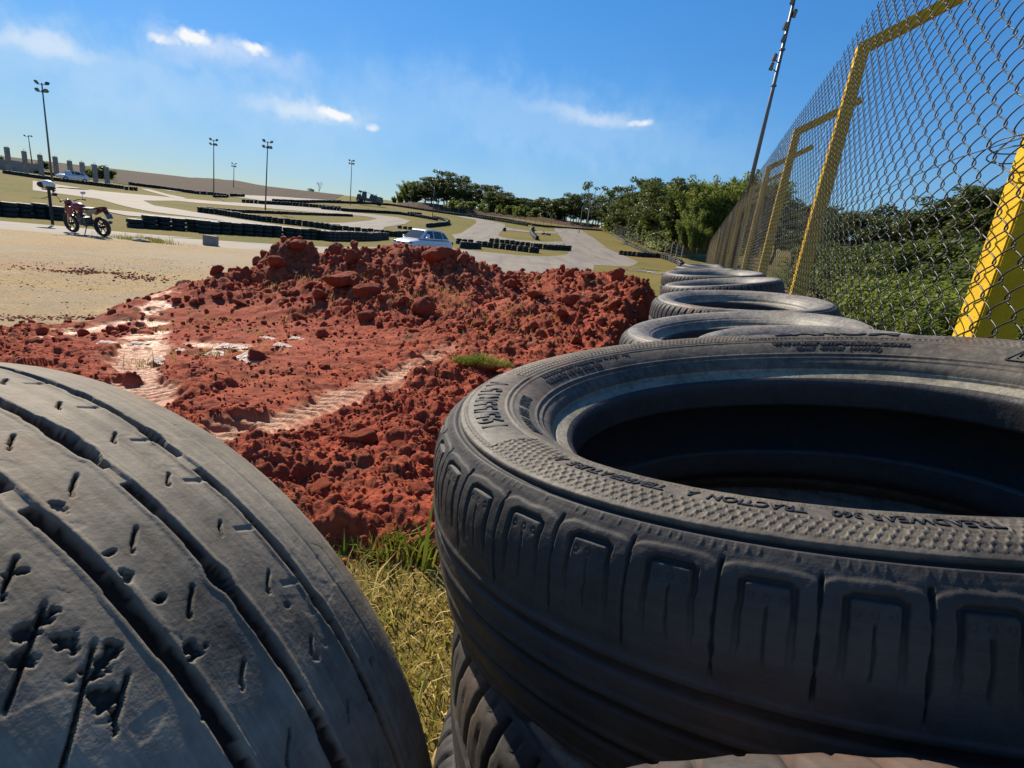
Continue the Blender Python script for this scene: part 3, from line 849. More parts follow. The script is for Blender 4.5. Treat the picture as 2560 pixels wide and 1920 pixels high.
# ------------------------------------------------------------------ small things in the soil
def lump_mesh(seed, sub=2, rough=.35):
    bm = bmesh.new(); bmesh.ops.create_icosphere(bm, subdivisions=sub, radius=1)
    r_ = np.random.default_rng(seed)
    co = np.array([v.co for v in bm.verts])
    # cut by random planes for a broken, blocky look, then roughen
    for _ in range(16):
        n = r_.normal(size=3); n /= np.linalg.norm(n); d = r_.uniform(.5, .9)
        e = co @ n - d; co = co - np.maximum(e, 0)[:, None] * n * .92
    k = 1 + rough * .5 * fbm(co[:, 0] * 2.3 + seed, co[:, 1] * 2.3 + co[:, 2] * 1.7, 4, seed)
    co = co * k[:, None] * np.array([1, r_.uniform(.65, 1), r_.uniform(.5, .85)])
    for v, c in zip(bm.verts, co): v.co = c
    F = np.array([[v.index for v in f.verts] for f in bm.faces]); V = np.array([v.co for v in bm.verts]); bm.free()
    return V, F
def in_soil(n, x0, x1, y0, y1, cond):
    x = rng.uniform(x0, x1, n); y = rng.uniform(y0, y1, n)
    z, tr, md, mk = soil_fields(x, y)
    k = cond(x, y, tr, md, mk); return x[k], y[k], (H(x, y) + np.maximum(z + md, 0))[k], md[k]
LUMPS = [lump_mesh(100 + i, 1) for i in range(8)]
def crumbs():
    Vs, Fs, off = [], [], 0
    def put(x, y, z, sz):
        nonlocal off
        for i in range(len(x)):
            V, F = LUMPS[rng.integers(8)]
            q = Matrix.Rotation(rng.uniform(0, 6.28), 3, Vector(rng.normal(size=3)).normalized())
            v = (V * sz[i]) @ np.array(q).T + (x[i], y[i], z[i] + sz[i] * .25)
            Vs.append(v); Fs.append(F + off); off += len(V)
    def add(n, x0, x1, y0, y1, smin, smax, pw, edge=.35):
        x, y, z, md = in_soil(n, x0, x1, y0, y1, lambda x, y, tr, md, mk: (mk > edge) & (tr < .35) & ((poly_sd(PACK, x, y) < 0) | (rng.random(len(x)) < .4)))
        sz = smin + (smax - smin) * rng.random(len(x)) ** pw; put(x, y, z, sz)
    add(9000, -1.6, 1.1, .8, 2.6, .003, .013, 3)
    add(7000, -3.5, 1.6, 1.6, 4.6, .005, .024, 3.4)
    add(5500, -4.2, 3.2, 3.6, 9.0, .012, .06, 2.6)
    c0 = np.array(hit(*pp(205, 592))[:2]); q = rng.normal(0, 1, (1500, 2)) * (.62, .26) + c0; q = q[fbm(q[:, 0] * 2.5, q[:, 1] * 2.5, 3, 5) > -.12]
    put(q[:, 0], q[:, 1], H(q[:, 0], q[:, 1]) + .012, .006 + .028 * rng.random(len(q)) ** 3)
    c0 = np.array(hit(*pp(60, 690))[:2]); q = rng.normal(0, 1, (900, 2)) * (.7, .16) + c0
    put(q[:, 0], q[:, 1], H(q[:, 0], q[:, 1]) + .010, .004 + .018 * rng.random(len(q)) ** 3)
    me = np_mesh('soil_crumbs', np.concatenate(Vs), np.concatenate(Fs), False)
    attr(me, 'compact', np.zeros(len(me.vertices)))
    return me
cr = link('soil_crumbs', crumbs(), MAT['clay']); tag(cr, kind='stuff', label='loose crumbs of red clay scattered over the churned soil', cat='soil crumbs')
def clod_obj(name, mesh, x, y, sz, rot, label, group=None, cat='clod', sink=.25, sc=(1, 1, 1)):
    o = bpy.data.objects.new(name, mesh); COL.objects.link(o)
    z = float(surf(x, y)[0]); o.location = (x, y, z + sz * sc[2] * (.6 - sink)); o.rotation_euler = rot; o.scale = tuple(sz * q for q in sc)
    return tag(o, label, cat, group)
CLODM = []
for i in range(7):
    V, F = lump_mesh(300 + i, 4, .3)
    V = V + .05 * np.stack([fbm(V[:, 0] * 7 + i, V[:, 1] * 7 + V[:, 2] * 3, 4, 50 + k) for k in range(3)], 1)
    me = np_mesh('clay_clod', V, F); me.materials.append(MAT['clay']); CLODM.append(me)
    attr(me, 'compact', np.zeros(len(V)))
def mound_hit(X, Y):
    f = lambda x, y: H(x, y) + mound(np.array([x], float), np.array([y], float))[0]
    return hit(*pp(X, Y), f=f)
BIG = [(740, 612, 82, 50, 'biggest broken clay clod lying halfway up the front of the heap'), (795, 636, 70, 40, None), (676, 616, 42, 28, None), (690, 650, 42, 34, None), (748, 660, 36, 34, None),
       (916, 664, 66, 46, 'large pointed clay block at the foot of the heap, right of its middle'), (795, 686, 46, 32, None), (640, 600, 50, 40, None), (565, 600, 48, 44, 'wedge shaped clod at the left flank of the heap'), (650, 684, 34, 26, None),
       (945, 556, 84, 44, 'broad lump of packed clay below the crest on the right half of the heap'), (1000, 560, 46, 34, None), (730, 548, 46, 28, None), (640, 540, 50, 26, None), (560, 560, 36, 40, None), (860, 660, 40, 28, None),
       (1160, 640, 40, 30, None), (1230, 650, 46, 40, None), (1290, 640, 30, 22, None), (1100, 615, 40, 24, None), (600, 570, 42, 30, None), (470, 640, 26, 18, None), (420, 655, 26, 18, None), (520, 655, 34, 20, None), (1210, 690, 40, 26, None), (1240, 745, 36, 26, None)]
for i, (X, Y, wpx, hpx, lab) in enumerate(BIG):
    p = mound_hit(X, Y + hpx * .35); d = float((p - CAM) @ _f)
    sz = wpx / 1150 * d * .56
    clod_obj('clay_clod', CLODM[i % 7], p[0], p[1], sz, (random.uniform(-.3, .3), random.uniform(-.3, .3), random.uniform(0, 6)), lab or 'reddish clay clod lying among many on and around the heap', None if lab else 'clay clods on the heap', 'clay clod', .30, (1, .8, min(1.15, hpx / wpx * 1.35)))
xs, ys, zs, md = in_soil(2200, -3.6, 2.6, 3.2, 7.6, lambda x, y, tr, md, mk: (mk > .5) & (tr < .2) & (md > .1))
for i in range(min(150, len(xs))):
    sz = .03 + .085 * rng.random() ** 2.4
    clod_obj('clay_clod', CLODM[i % 7], xs[i], ys[i], sz, tuple(rng.uniform(0, 6, 3)), 'reddish clay clod lying among many on and around the heap', 'clay clods on the heap', 'clay clod', .3)
for i, (X, Y, wpx) in enumerate([(775, 985, 90), (905, 1090, 90), (1000, 885, 90), (690, 1075, 70), (860, 1000, 60), (560, 792, 80), (450, 770, 60), (1060, 905, 90), (700, 800, 40), (1100, 740, 50), (1150, 690, 44), (1030, 730, 40)]):
    p = hit(*pp(X, Y)); d = float((p - CAM) @ _f)
    clod_obj('clay_clod', CLODM[(i * 3) % 7], p[0], p[1], wpx / 1150 * d * .5, (random.uniform(-.3, .3), random.uniform(-.3, .3), random.uniform(0, 6)), 'clay clod half sunk in the churned soil in front of the heap', 'clods in the churned soil', 'clay clod', .62, (1, .8, .8))
# flat slabs of wet clay, their sheen also put into the pale colour
t = NT('pale_clay_slab'); o = t.coord('Object'); t.principled(t.ramp(t.noise(o, 3, 5, .6), [(.3, (.30, .14, .09)), (.7, (.42, .29, .22))]), .4, 0, t.bump(t.noise(o, 9, 5), .4, .1), .5)
for i, (X, Y, wpx) in enumerate([(545, 792, 130), (470, 775, 80), (500, 752, 90), (610, 757, 60), (575, 735, 60), (300, 745, 60), (345, 790, 60), (230, 752, 60), (640, 740, 50), (390, 760, 50)]):
    p = hit(*pp(X, Y)); d = float((p - CAM) @ _f)
    o = clod_obj('clay_slab', CLODM[(i * 2 + 1) % 7], p[0], p[1], wpx / 1150 * d * .5, (random.uniform(-.08, .02), random.uniform(-.1, .1), random.uniform(-.4, .4)), 'pale flat slab of wet clay shining in the sun on the red soil', 'pale clay slabs', 'clay slab', .3, (1, .75, .22))
    if i == 0: me = CLODM[1].copy(); me.materials.clear(); me.materials.append(t.m); slabm = me
    o.data = slabm
xg = rng.uniform(-9, -.5, 9000); yg = rng.uniform(2, 13, 9000); kg = (poly_sd(soil_poly, xg, yg) < -.02) & (rng.random(9000) < .25 + .75 * (fbm(xg * .9, yg * .9, 3, 15) > .05)); xg, yg = xg[kg], yg[kg]
Vs, Fs = [], []; off = 0
for i in range(len(xg)):
    V, F = LUMPS[i % 8]; sz = .004 + .016 * rng.random() ** 4
    Vs.append(V * sz + (xg[i], yg[i], float(H(xg[i], yg[i])) + .016)); Fs.append(F + off); off += len(V)
me = np_mesh('gravel', np.concatenate(Vs), np.concatenate(Fs), False)
o = link('gravel', me, simple('brown_gravel', (.15, .085, .05), .9, 0, .5, 2, .2)); tag(o, 'small brown stones and crumbs strewn over the sandy yard', 'gravel', kind='stuff')
# lone stone on the sandy yard
st = CLODM[3].copy(); st.materials.clear(); st.materials.append(simple('brown_stone', (.17, .11, .075), .85, 0, .35, 3, .2, .4))
p = hit(*pp(396, 622)); d = float((p - CAM) @ _f)
clod_obj('stone', st, p[0], p[1], 40 / 1150 * d * .52, (0, 0, 1.), 'lone brown stone on the sandy ground left of the heap', None, 'stone', .1, (1, .9, .85))

# ------------------------------------------------------------------ grass
def blades(n, xy, hmin, hmax, width, dry, name, label, lean=.8):
    x, y = xy; n = len(x); z = H(x, y) - .006
    h = rng.uniform(hmin, hmax, n) * (1 + .5 * fbm(x * 9, y * 9, 2, 14)) * np.where(rng.random(n) < .04, 1.9, 1.); a = rng.uniform(0, 2 * np.pi, n); w = width * rng.uniform(.6, 1.3, n)
    ln = rng.uniform(.15, lean, n); ca, sa = np.cos(a), np.sin(a)
    b = a + np.pi / 2 + rng.normal(0, .4, n); bx, by = np.cos(b) * w, np.sin(b) * w
    V = np.zeros((n, 6, 3))
    for k, (f, wf) in enumerate(((0, 1.), (.55, .8), (1., .08))):
        r = ln * h * f * f * 1.1; zz = z + h * f * np.sqrt(np.maximum(.05, 1 - (ln * f) ** 2 * .8))
        V[:, k * 2] = np.stack([x + ca * r - bx * wf, y + sa * r - by * wf, zz], 1)
        V[:, k * 2 + 1] = np.stack([x + ca * r + bx * wf, y + sa * r + by * wf, zz], 1)
    i = np.arange(n)[:, None] * 6
    F = np.concatenate([i + np.array([[0, 1, 3, 2]]), i + np.array([[2, 3, 5, 4]])])
    me = np_mesh(name, V.reshape(-1, 3), F, False)
    attr(me, 'tone', np.repeat(np.clip(dry + rng.normal(0, .2, n) + .38 * fbm(x * 11, y * 11, 3, 12), 0, 1), 6))
    return me
def leafmat(name, stops, rough=.6, trans=.35):
    t = NT(name); tn = t.attrv('tone'); c = t.ramp(tn, stops)
    p = t.n('ShaderNodeBsdfPrincipled'); t.l(c, p.inputs['Base Color']); p.inputs['Roughness'].default_value = rough; p.inputs['Specular IOR Level'].default_value = .12
    tr = t.n('ShaderNodeBsdfTranslucent'); t.l(t.mix(.3, c, (.5, .6, .1), 'MIX'), tr.inputs['Color'])
    mx = t.n('ShaderNodeMixShader'); mx.inputs[0].default_value = trans
    t.l(p.outputs[0], mx.inputs[1]); t.l(tr.outputs[0], mx.inputs[2]); t.l(mx.outputs[0], t.out.inputs['Surface'])
    return t.m
MAT['grass'] = leafmat('grass_blades', [(0., (.13, .20, .016)), (.35, (.23, .25, .03)), (.6, (.46, .33, .09)), (1., (.66, .50, .22))], .5, .25)
def near_pts(n, x0, x1, y0, y1, dens=None):
    x = rng.uniform(x0, x1, n); y = rng.uniform(y0, y1, n)
    sd = poly_sd(soil_poly, x, y) + .16 * fbm(x * 2.2, y * 2.2, 3, 3)
    k = (sd < .03)
    if dens is not None: k &= rng.random(n) < dens(x, y)
    return x[k], y[k]
clump = np.array(hit(*pp(840, 1185))[:2]); clump2 = np.array(hit(*pp(905, 1215))[:2])
gm = blades(0, near_pts(34000, -.7, .9, .05, 1.4), .010, .034, .0016, .64, 'grass', None)
st_ = blades(0, near_pts(2600, -.6, .8, .1, 1.3), .025, .065, .0016, .86, 'straw', None, 1.25)
so_ = link('straw', st_, MAT['grass']); tag(so_, 'long bleached straw lying among the short grass by the tyres', 'straw', kind='stuff')
gd = link('dry_grass', gm, MAT['grass']); tag(gd, 'short dry mown grass between the left tyre and the stack', 'grass', kind='stuff')
q = rng.normal(0, 1, (520, 2)) * (.06, .03) + clump
gm = blades(0, (q[:, 0], q[:, 1]), .02, .05, .0022, .16, 'green_grass', None)
q = rng.normal(0, 1, (26, 2)) * (.04, .025) + clump2
g2 = blades(0, (q[:, 0], q[:, 1]), .035, .075, .0045, .2, 'broad_grass', None)
o = link('green_grass', gm, MAT['grass']); tag(o, 'fresh green grass growing at the edge of the red soil', 'grass', kind='stuff')
o = link('broad_grass', g2, MAT['grass']); tag(o, 'tuft of broad bright green blades between the two big tyres', 'grass tuft')
# turf sod lying on the soil
p = hit(*pp(1040, 812)); sod = empty('turf_sod', (p[0], p[1], 0))
tag(sod, 'strip of torn up turf with green top lying on red soil beside the lettered tyre', 'turf')
V, F = lump_mesh(77, 4, .4); me = np_mesh('earth', V * (.17, .075, .05), F); me.materials.append(MAT['clay']); attr(me, 'compact', np.zeros(len(V)))
zb = float(surf(p[0], p[1])[0]); e = link('earth', me, None, sod); e.location = (0, 0, zb + .02); e.rotation_euler = (0, 0, .1)
q = rng.uniform(-1, 1, (2600, 2)); q = q[(q ** 2).sum(1) < 1]
gm = blades(0, (q[:, 0] * .16, q[:, 1] * .07), .014, .032, .0016, .42, 'grass', None)
co = np.empty(len(gm.vertices) * 3); gm.vertices.foreach_get('co', co); co = co.reshape(-1, 3)
base = np.repeat(H(q[:, 0] * .16, q[:, 1] * .07), 6); co[:, 2] += -base + zb + .05 - .018 * np.repeat((q ** 2).sum(1), 6); gm.vertices.foreach_set('co', co.astype(np.float32).ravel())
e = link('grass', gm, MAT['grass'], sod); e.rotation_euler = (0, 0, .1)
# stray dead tufts on the heap
xs, ys, zs, md = in_soil(3000, -2.8, 2.2, 2.5, 7.5, lambda x, y, tr, md, mk: (mk > .6) & (fbm(x * 1.2, y * 1.2, 2, 95) > .28))
gm = blades(0, (np.repeat(xs, 5) + rng.normal(0, .03, len(xs) * 5), np.repeat(ys, 5) + rng.normal(0, .03, len(xs) * 5)), .02, .07, .0022, .62, 'grass', None)
co = np.empty(len(gm.vertices) * 3); gm.vertices.foreach_get('co', co); co = co.reshape(-1, 3)
bx = co.reshape(-1, 6, 3)[:, :2].mean(1); dz = surf(bx[:, 0], bx[:, 1]) - H(bx[:, 0], bx[:, 1]); co[:, 2] += np.repeat(dz, 6) - .004; gm.vertices.foreach_set('co', co.astype(np.float32).ravel())
o = link('dead_grass', gm, MAT['grass']); tag(o, 'withered grass and roots caught in the heap of clay', 'dead grass', kind='stuff')

# ------------------------------------------------------------------ ground sheets: yard, roads
def sheet(name, poly, mat, off, attrs=None):
    """poly: list of world xy; draped over the ground"""
    P = [np.array(p[:2], float) for p in poly]
    lp = lambda p: np.array([math.atan2(p[0], p[1]), math.log(math.hypot(p[0], p[1]))])
    L = []
    for a, b in zip(P, P[1:] + P[:1]):
        n = max(1, int(np.linalg.norm(lp(b) - lp(a)) / .02), int(np.linalg.norm(b - a) / 3.))
        for k in range(min(n, 80)): L.append(a + (b - a) * k / min(n, 80))
    L = np.array(L)
    LL = np.stack([np.arctan2(L[:, 0], L[:, 1]), np.log(np.hypot(L[:, 0], L[:, 1]))], 1)
    lo, hi = LL.min(0), LL.max(0)
    A, B = np.meshgrid(np.arange(lo[0], hi[0], .02) + .007, np.arange(lo[1], hi[1], .02) + .007)
    A, B = A.ravel(), B.ravel(); x = np.exp(B) * np.sin(A); y = np.exp(B) * np.cos(A)
    sd = poly_sd(L, x, y); k = sd > .008 * np.hypot(x, y)
    pts = [Vector(p) for p in L] + [Vector((px, py)) for px, py in zip(x[k], y[k])]
    n = len(L)
    v, e, f, *_ = delaunay_2d_cdt(pts, [(i, (i + 1) % n) for i in range(n)], [list(range(n))], 1, 1e-5)
    v = np.array([(p.x, p.y) for p in v]); z = H(v[:, 0], v[:, 1]) + off
    F = []
    for t3 in f:
        if len(t3) == 3: F.append(t3)
        else:
            for i in range(1, len(t3) - 1): F.append((t3[0], t3[i], t3[i + 1]))
    me = np_mesh(name, np.stack([v[:, 0], v[:, 1], z], 1), np.array(F))
    o = link(name, me, mat); tag(o, kind='structure'); return o
def W(fn, pts): return [hit(*fn(*p)) for p in pts]
t = NT('asphalt'); o = t.coord('Object')
n1 = t.noise(o, .25, 4, .6); n2 = t.noise(o, 3, 5, .6); n3 = t.noise(o, .5, 5, .6, map_scale=(2.2, .18, 1))
c = t.ramp(n1, [(.3, (.18, .155, .12)), (.7, (.24, .205, .155))]); c = t.mix(t.ramp(n3, [(.45, 0.), (.7, .75)]), c, (.11, .10, .095)); c = t.mix(t.ramp(n2, [(.5, 0.), (.8, .35)]), c, (.34, .26, .17))
t.principled(c, .8, 0, t.bump(t.noise(o, 60, 4), .3, .01), .25); MAT['asphalt'] = t.m
t = NT('sandy_yard'); o = t.coord('Object')
n1 = t.noise(o, .35, 5, .65); n2 = t.noise(o, 1.4, 6, .7); n3 = t.noise(o, 26, 6, .75); n4 = t.noise(o, .8, 5, .6, map_scale=(.35, 2.2, 1)); vo = t.voronoi(o, 45)
c = t.ramp(n1, [(.32, (.27, .19, .085)), (.5, (.38, .245, .072)), (.7, (.42, .265, .070))])
c = t.mix(t.ramp(n4, [(.45, 0.), (.68, .75)]), c, (.27, .225, .16))
c = t.mix(t.ramp(n2, [(.55, 0.), (.72, .7)]), c, (.44, .30, .13))
c = t.mix(t.ramp(n3, [(.40, .9), (.55, 0.)]), c, (.13, .092, .052))
n5 = t.noise(o, 5, 6, .75, .6, map_scale=(.4, 1.6, 1)); c = t.mix(t.ramp(n5, [(.5, 0.), (.66, .65)]), c, (.22, .165, .095))
c = t.mix(t.ramp(vo, [(.0, .7), (.22, 0.)]), c, (.42, .32, .21))
pt = t.ramp(t.noise(o, .22, 4, .6, .5), [(.46, 0.), (.6, .75)]); c = t.mix(pt, c, (.27, .215, .135))
red = t.ramp(t.noise(o, .55, 5, .7, .5), [(.57, 0.), (.70, .7)])
c = t.mix(red, c, (.36, .14, .065))
t.principled(c, .85, 0, t.bump(n3, .9, .02, t.bump(n2, .5, .05)), .2); MAT['yard'] = t.m
yard = [hit(*z1(*p)) for p in [(-900, 1320), (0, 1402), (560, 1452), (900, 1484), (1300, 1512), (1659, 1530)]] + W(z2, [(1000, 1165), (1500, 1212)]) + [hit(*pp(*p)) for p in [(600, 560), (800, 575), (900, 600)]] + \
    [hit(*pp(*p)) for p in [(560, 600), (430, 628), (330, 658), (250, 692), (150, 716), (0, 728), (-260, 752)]] + [np.array(q) for q in [(-7, 1.6), (-16, 2), (-22, 10)]]
sheet('sandy_yard', yard, MAT['yard'], .014)
pad = [hit(*z1(*p)) for p in [(-900, 1262), (0, 1336), (540, 1382), (920, 1420), (1300, 1452), (1659, 1482)]] + W(z2, [(600, 1082), (1620, 1146)]) + W(z3, [(300, 990), (900, 985), (1400, 1000), (1680, 1030), (2212, 1082)]) + \
    W(z4, [(0, 872), (430, 890), (620, 868), (645, 835), (580, 750), (565, 715), (510, 655), (498, 618), (620, 622), (740, 640), (870, 725), (1000, 820), (1100, 862), (1280, 940), (1180, 985), (870, 968)]) + \
    [np.array(q) for q in [(1.6, 13.5), (-.8, 10.5), (-3.5, 9.6), (-6, 10), (-12, 9), (-24, 10)]]
sheet('paddock_road', pad, MAT['asphalt'], .009)
sheet('track_road', W(z2, [(-620, 560), (-300, 610), (0, 655), (360, 688), (720, 720), (1000, 745), (1300, 765), (1700, 790), (2212, 830)]) + W(z3, [(400, 662), (700, 690), (900, 714), (1020, 745), (970, 775), (780, 805), (760, 832), (600, 820), (300, 795), (60, 770), (0, 765), (400, 764), (640, 743), (712, 726), (600, 704), (300, 679)]) + W(z2, [(2212, 872), (1400, 802), (900, 766), (700, 746), (400, 744), (500, 790), (700, 820), (920, 858), (1300, 918), (1700, 978), (2000, 1012), (2212, 1040), (2050, 1040), (1500, 1002), (1250, 957), (1050, 917), (500, 852), (200, 790), (0, 732), (-300, 690), (-620, 650)]), MAT['asphalt'], .03)
sheet('track_road', W(z2, [(-60, 812), (20, 822), (300, 850), (530, 878), (900, 908), (1040, 922), (1400, 985), (1100, 975), (500, 905), (240, 885), (80, 852), (-60, 838)]), MAT['asphalt'], .04)
sheet('track_road', W(z2, [(500, 628), (900, 655), (1250, 680), (1540, 700), (2100, 738), (1800, 748), (1500, 745), (1320, 720), (1060, 692), (640, 657)]), MAT['asphalt'], .05)
sheet('track_road', W(z2, [(370, 636), (450, 640), (620, 684), (800, 722), (720, 732), (600, 700)]), MAT['asphalt'], .045)
sheet('track_road', W(z3, [(1420, 700), (1560, 706), (1890, 776), (1890, 806), (1836, 868), (1832, 895), (1760, 936), (1740, 962), (1560, 945), (1440, 925), (1400, 872), (1480, 862), (1560, 810), (1625, 768), (1620, 740)]), MAT['asphalt'], .035)
sheet('track_road', W(z3, [(1890, 806), (2050, 826)]) + W(z4, [(60, 628), (300, 655), (520, 662), (520, 680), (300, 672), (60, 648)]) + W(z3, [(1900, 822)]), MAT['asphalt'], .04)
sheet('track_road', W(z4, [(-40, 690), (20, 715), (150, 738), (400, 757), (575, 752), (590, 786), (300, 768), (0, 738)]), MAT['asphalt'], .04)
MAT['kerb'] = simple('white_kerb_paint', (.62, .58, .5), .7, 0, .2, 2)

# ------------------------------------------------------------------ hills and banks
def ridge(name, pts, wf, wb, mat, zoff=0):
    rows = []
    px = [p[0] for p in pts]
    n = 160
    xs = np.linspace(px[0], px[-1], n); ys = np.interp(xs, px, [p[1] for p in pts]); ds = np.interp(xs, px, [p[2] for p in pts])
    V = []; prof = [(-1, 0), (-.75, .22), (-.5, .5), (-.25, .78), (-.08, .96), (0, 1), (.15, .97), (.5, .7), (1, .0)]
    for x, y, d in zip(xs, ys, ds):
        c = at_y(x, y, d)
        for k, h in prof:
            q = c.copy(); s_ = (wf if k < 0 else wb) * k
            dirn = np.array([c[0], c[1]]) / math.hypot(c[0], c[1]); q[:2] = q[:2] + dirn * s_
            g = float(H(q[0], q[1])) - .3
            if k == 1: g -= 3
            q[2] = g + (c[2] - g) * h + (.05 * d / 60) * float(fbm(np.array([x * .03]), np.array([k * 3.]), 3, 7)[0]) * (0 < h)
            V.append(q)
    m = len(prof)
    i = np.arange(n - 1)[:, None] * m + np.arange(m - 1)[None]
    F = np.stack([i, i + m, i + m + 1, i + 1], -1).reshape(-1, 4)
    o = link(name, np_mesh(name, np.array(V), F), mat); tag(o, kind='structure'); return o
def earth(name, a, b, sc, green=None):
    t = NT(name); o = t.coord('Object'); n = t.noise(o, sc, 6, .7); c = t.ramp(n, [(.32, a), (.68, b)])
    if green: c = t.mix(t.ramp(t.noise(o, sc * 2.7, 6, .7), [(.46, 0.), (.62, .9)]), c, green)
    t.principled(c, .95, 0, t.bump(t.noise(o, sc * 8, 5), .8, .6), .1); return t.m
hillmat = earth('dry_hill_scrub', (.085, .05, .034), (.06, .045, .03), .06, (.045, .04, .022))
sheet('hill', W(z1, [(-700, 800), (-100, 878), (230, 925), (460, 950), (700, 985), (900, 1012), (1080, 1042)]) + W(z2, [(280, 594), (600, 634), (900, 664), (1250, 690), (1540, 702), (1800, 716), (2150, 742)]) + [at_y(*z2(2300, 700), 330), at_y(*z2(1200, 500), 330), at_y(*z1(900, 850), 330), at_y(*z1(-700, 700), 300)], hillmat, .07)
hl = [z1(*p) for p in [(-500, 760), (0, 815), (150, 830), (330, 860), (560, 885), (700, 905), (940, 930), (1200, 960), (1400, 988)]] + [z2(*p) for p in [(620, 548), (780, 540), (1000, 540), (1250, 560), (1500, 610), (1700, 660), (2000, 705), (2212, 742)]]
ridge('hill', [(x, y, 285) for x, y in hl], 70, 90, hillmat)
bk = [(*z3(*p[:2]), p[2]) for p in [(815, 606, 205), (860, 596, 200), (960, 578, 190), (1100, 572, 182), (1400, 610, 188), (1900, 662, 192)]] + [(*z4(*p[:2]), p[2]) for p in [(250, 500, 192), (520, 548, 182), (850, 592, 172), (1010, 622, 160), (1060, 656, 152)]]
ridge('earth_bank', bk, 11, 30, earth('red_brown_bank', (.125, .06, .042), (.085, .048, .034), .25, (.07, .065, .03)))

# ------------------------------------------------------------------ tyre barriers
MAT['barrier'] = m_rubber('dark_green_painted_tyres', .16, (.010, .018, .018), (.055, .08, .075), False)
def stack_mesh(n, seed):
    r_ = random.Random(seed); mb = MB()
    for k in range(n):
        z0 = k * .2; R0 = .31 + r_.uniform(-.01, .01); sx, sy = r_.uniform(-.012, .012), r_.uniform(-.012, .012)
        prof = [(.19, z0 + .05), (.2, z0 + .01), (.24, z0 + .002), (.285, z0 + .012), (R0 - .008, z0 + .04), (R0, z0 + .07), (R0 + .001, z0 + .097), (R0 - .004, z0 + .1), (R0 + .001, z0 + .103), (R0, z0 + .13), (R0 - .008, z0 + .16), (.285, z0 + .188), (.24, z0 + .198), (.2, z0 + .19), (.19, z0 + .15)]
        mb.lathe(prof, 18, Matrix.Translation((sx, sy, 0)), True)
    return mb
STK = {n: [stack_mesh(n, 10 * n + i) for i in range(2)] for n in (2, 3)}
STKM = {n: [] for n in (2, 3)}
for n in STK:
    for mb in STK[n]:
        me = mb.mesh('tyre_stack', True); me.materials.append(MAT['barrier']); STKM[n].append(me)
tyres_near = None
SPOTS = []
def barrier(pts, n, label, group, sp=.62, zs=1., both=0):
    P = [hit(*q) for q in pts]; 
    L = 0; acc = 0
    for a, b in zip(P[:-1], P[1:]):
        d = b - a; L = math.hypot(d[0], d[1])
        if L < 1e-6: continue
        t = acc
        while t < L:
            q = a + d * (t / L); SPOTS.append((math.hypot(q[0], q[1]), q[0] + random.uniform(-.03, .03), q[1] + random.uniform(-.03, .03), n, zs * random.uniform(.95, 1.06), label, group)); t += sp
        acc = t - L
zz = lambda fn, pts: [fn(*p) for p in pts]
barrier(zz(z1, [(-60, 1290), (0, 1296), (150, 1302), (330, 1312), (545, 1334)]), 3, 'dark tyre stack in the short barrier behind the red motorcycle', 'tyre barrier behind the motorcycle', .64)
barrier(zz(z2, [(320, 993), (410, 997)]), 2, 'low two tyre stack at the left end of the long green barrier', 'low end of the green barrier', .66)
barrier(zz(z2, [(455, 1000), (500, 1003), (640, 1012), (780, 1022), (905, 1030)]), 3, 'dark green tyre stack in the left section of the long barrier behind the yard', 'left section of the long green barrier', .66)
barrier(zz(z2, [(960, 1042), (1060, 1046), (1160, 1052), (1590, 1076), (1760, 1090), (2080, 1106), (2212, 1114)]) + zz(z3, [(240, 928), (430, 930), (640, 926), (790, 915)]), 3, 'dark green tyre stack in the long barrier running behind the clay heap', 'long green barrier behind the heap', .64)
barrier(zz(z2, [(925, 852), (1100, 872), (1300, 906), (1500, 936), (1860, 976), (2140, 1010), (2212, 1020)]) + zz(z3, [(130, 806), (290, 828)]), 3, 'dark tyre stack in the barrier between the track and the green island', 'barrier along the middle island', .64)
barrier(zz(z3, [(310, 834), (500, 856), (690, 874), (800, 886)]), 3, 'dark tyre stack in the barrier ending left of the white car', 'barrier left of the white car', .64)
barrier(zz(z2, [(960, 828), (1250, 852), (1500, 860), (1800, 872), (2212, 886)]) + zz(z3, [(200, 694), (480, 706)]), 2, 'dark tyre stack in the low barrier at the back of the green island', 'barrier at the back of the island', .66)
barrier(zz(z2, [(1325, 762), (1500, 776), (1760, 788), (2212, 822)]) + zz(z3, [(200, 638), (400, 657), (890, 684), (1050, 706), (1262, 742)]), 3, 'dark tyre stack in the barrier sweeping across the upper track', 'barrier across the upper track', .66)
barrier(zz(z3, [(1240, 722), (1340, 748), (1370, 770), (1355, 786), (1260, 796), (1170, 806)]), 3, 'dark tyre stack in the hooked end of the upper barrier', 'hooked end of the upper barrier', .66)
barrier(zz(z2, [(1600, 756), (1850, 764), (2212, 758)]) + zz(z3, [(200, 577), (480, 587), (640, 592)]), 3, 'dark tyre stack in the farthest barrier below the hilltop machine', 'barrier below the hilltop machine', .68)
barrier(zz(z2, [(280, 600), (600, 642), (900, 684), (1050, 694), (1180, 712)]), 3, 'dark tyre stack in the barrier at the foot of the brown hill', 'barrier at the foot of the brown hill', .68)
barrier(zz(z3, [(640, 592), (830, 604), (1200, 660), (1500, 702), (1800, 744), (2100, 795)]), 3, 'dark tyre stack in the long line below the red brown bank', 'barrier below the red brown bank', .7)
barrier(zz(z4, [(300, 606), (500, 622), (740, 640), (1000, 660)]), 2, 'dark tyre stack beside the wide road under the bank', 'barrier beside the wide road', .7)
barrier(zz(z1, [(-60, 886), (0, 894), (230, 930), (460, 962)]), 3, 'dark tyre stack in the upper left barrier under the concrete columns', 'upper left barrier', .66)
barrier(zz(z1, [(40, 942), (440, 1000), (700, 1032), (1035, 1072)]), 3, 'dark tyre stack in the barrier in front of the distant car', 'barrier in front of the distant car', .66)
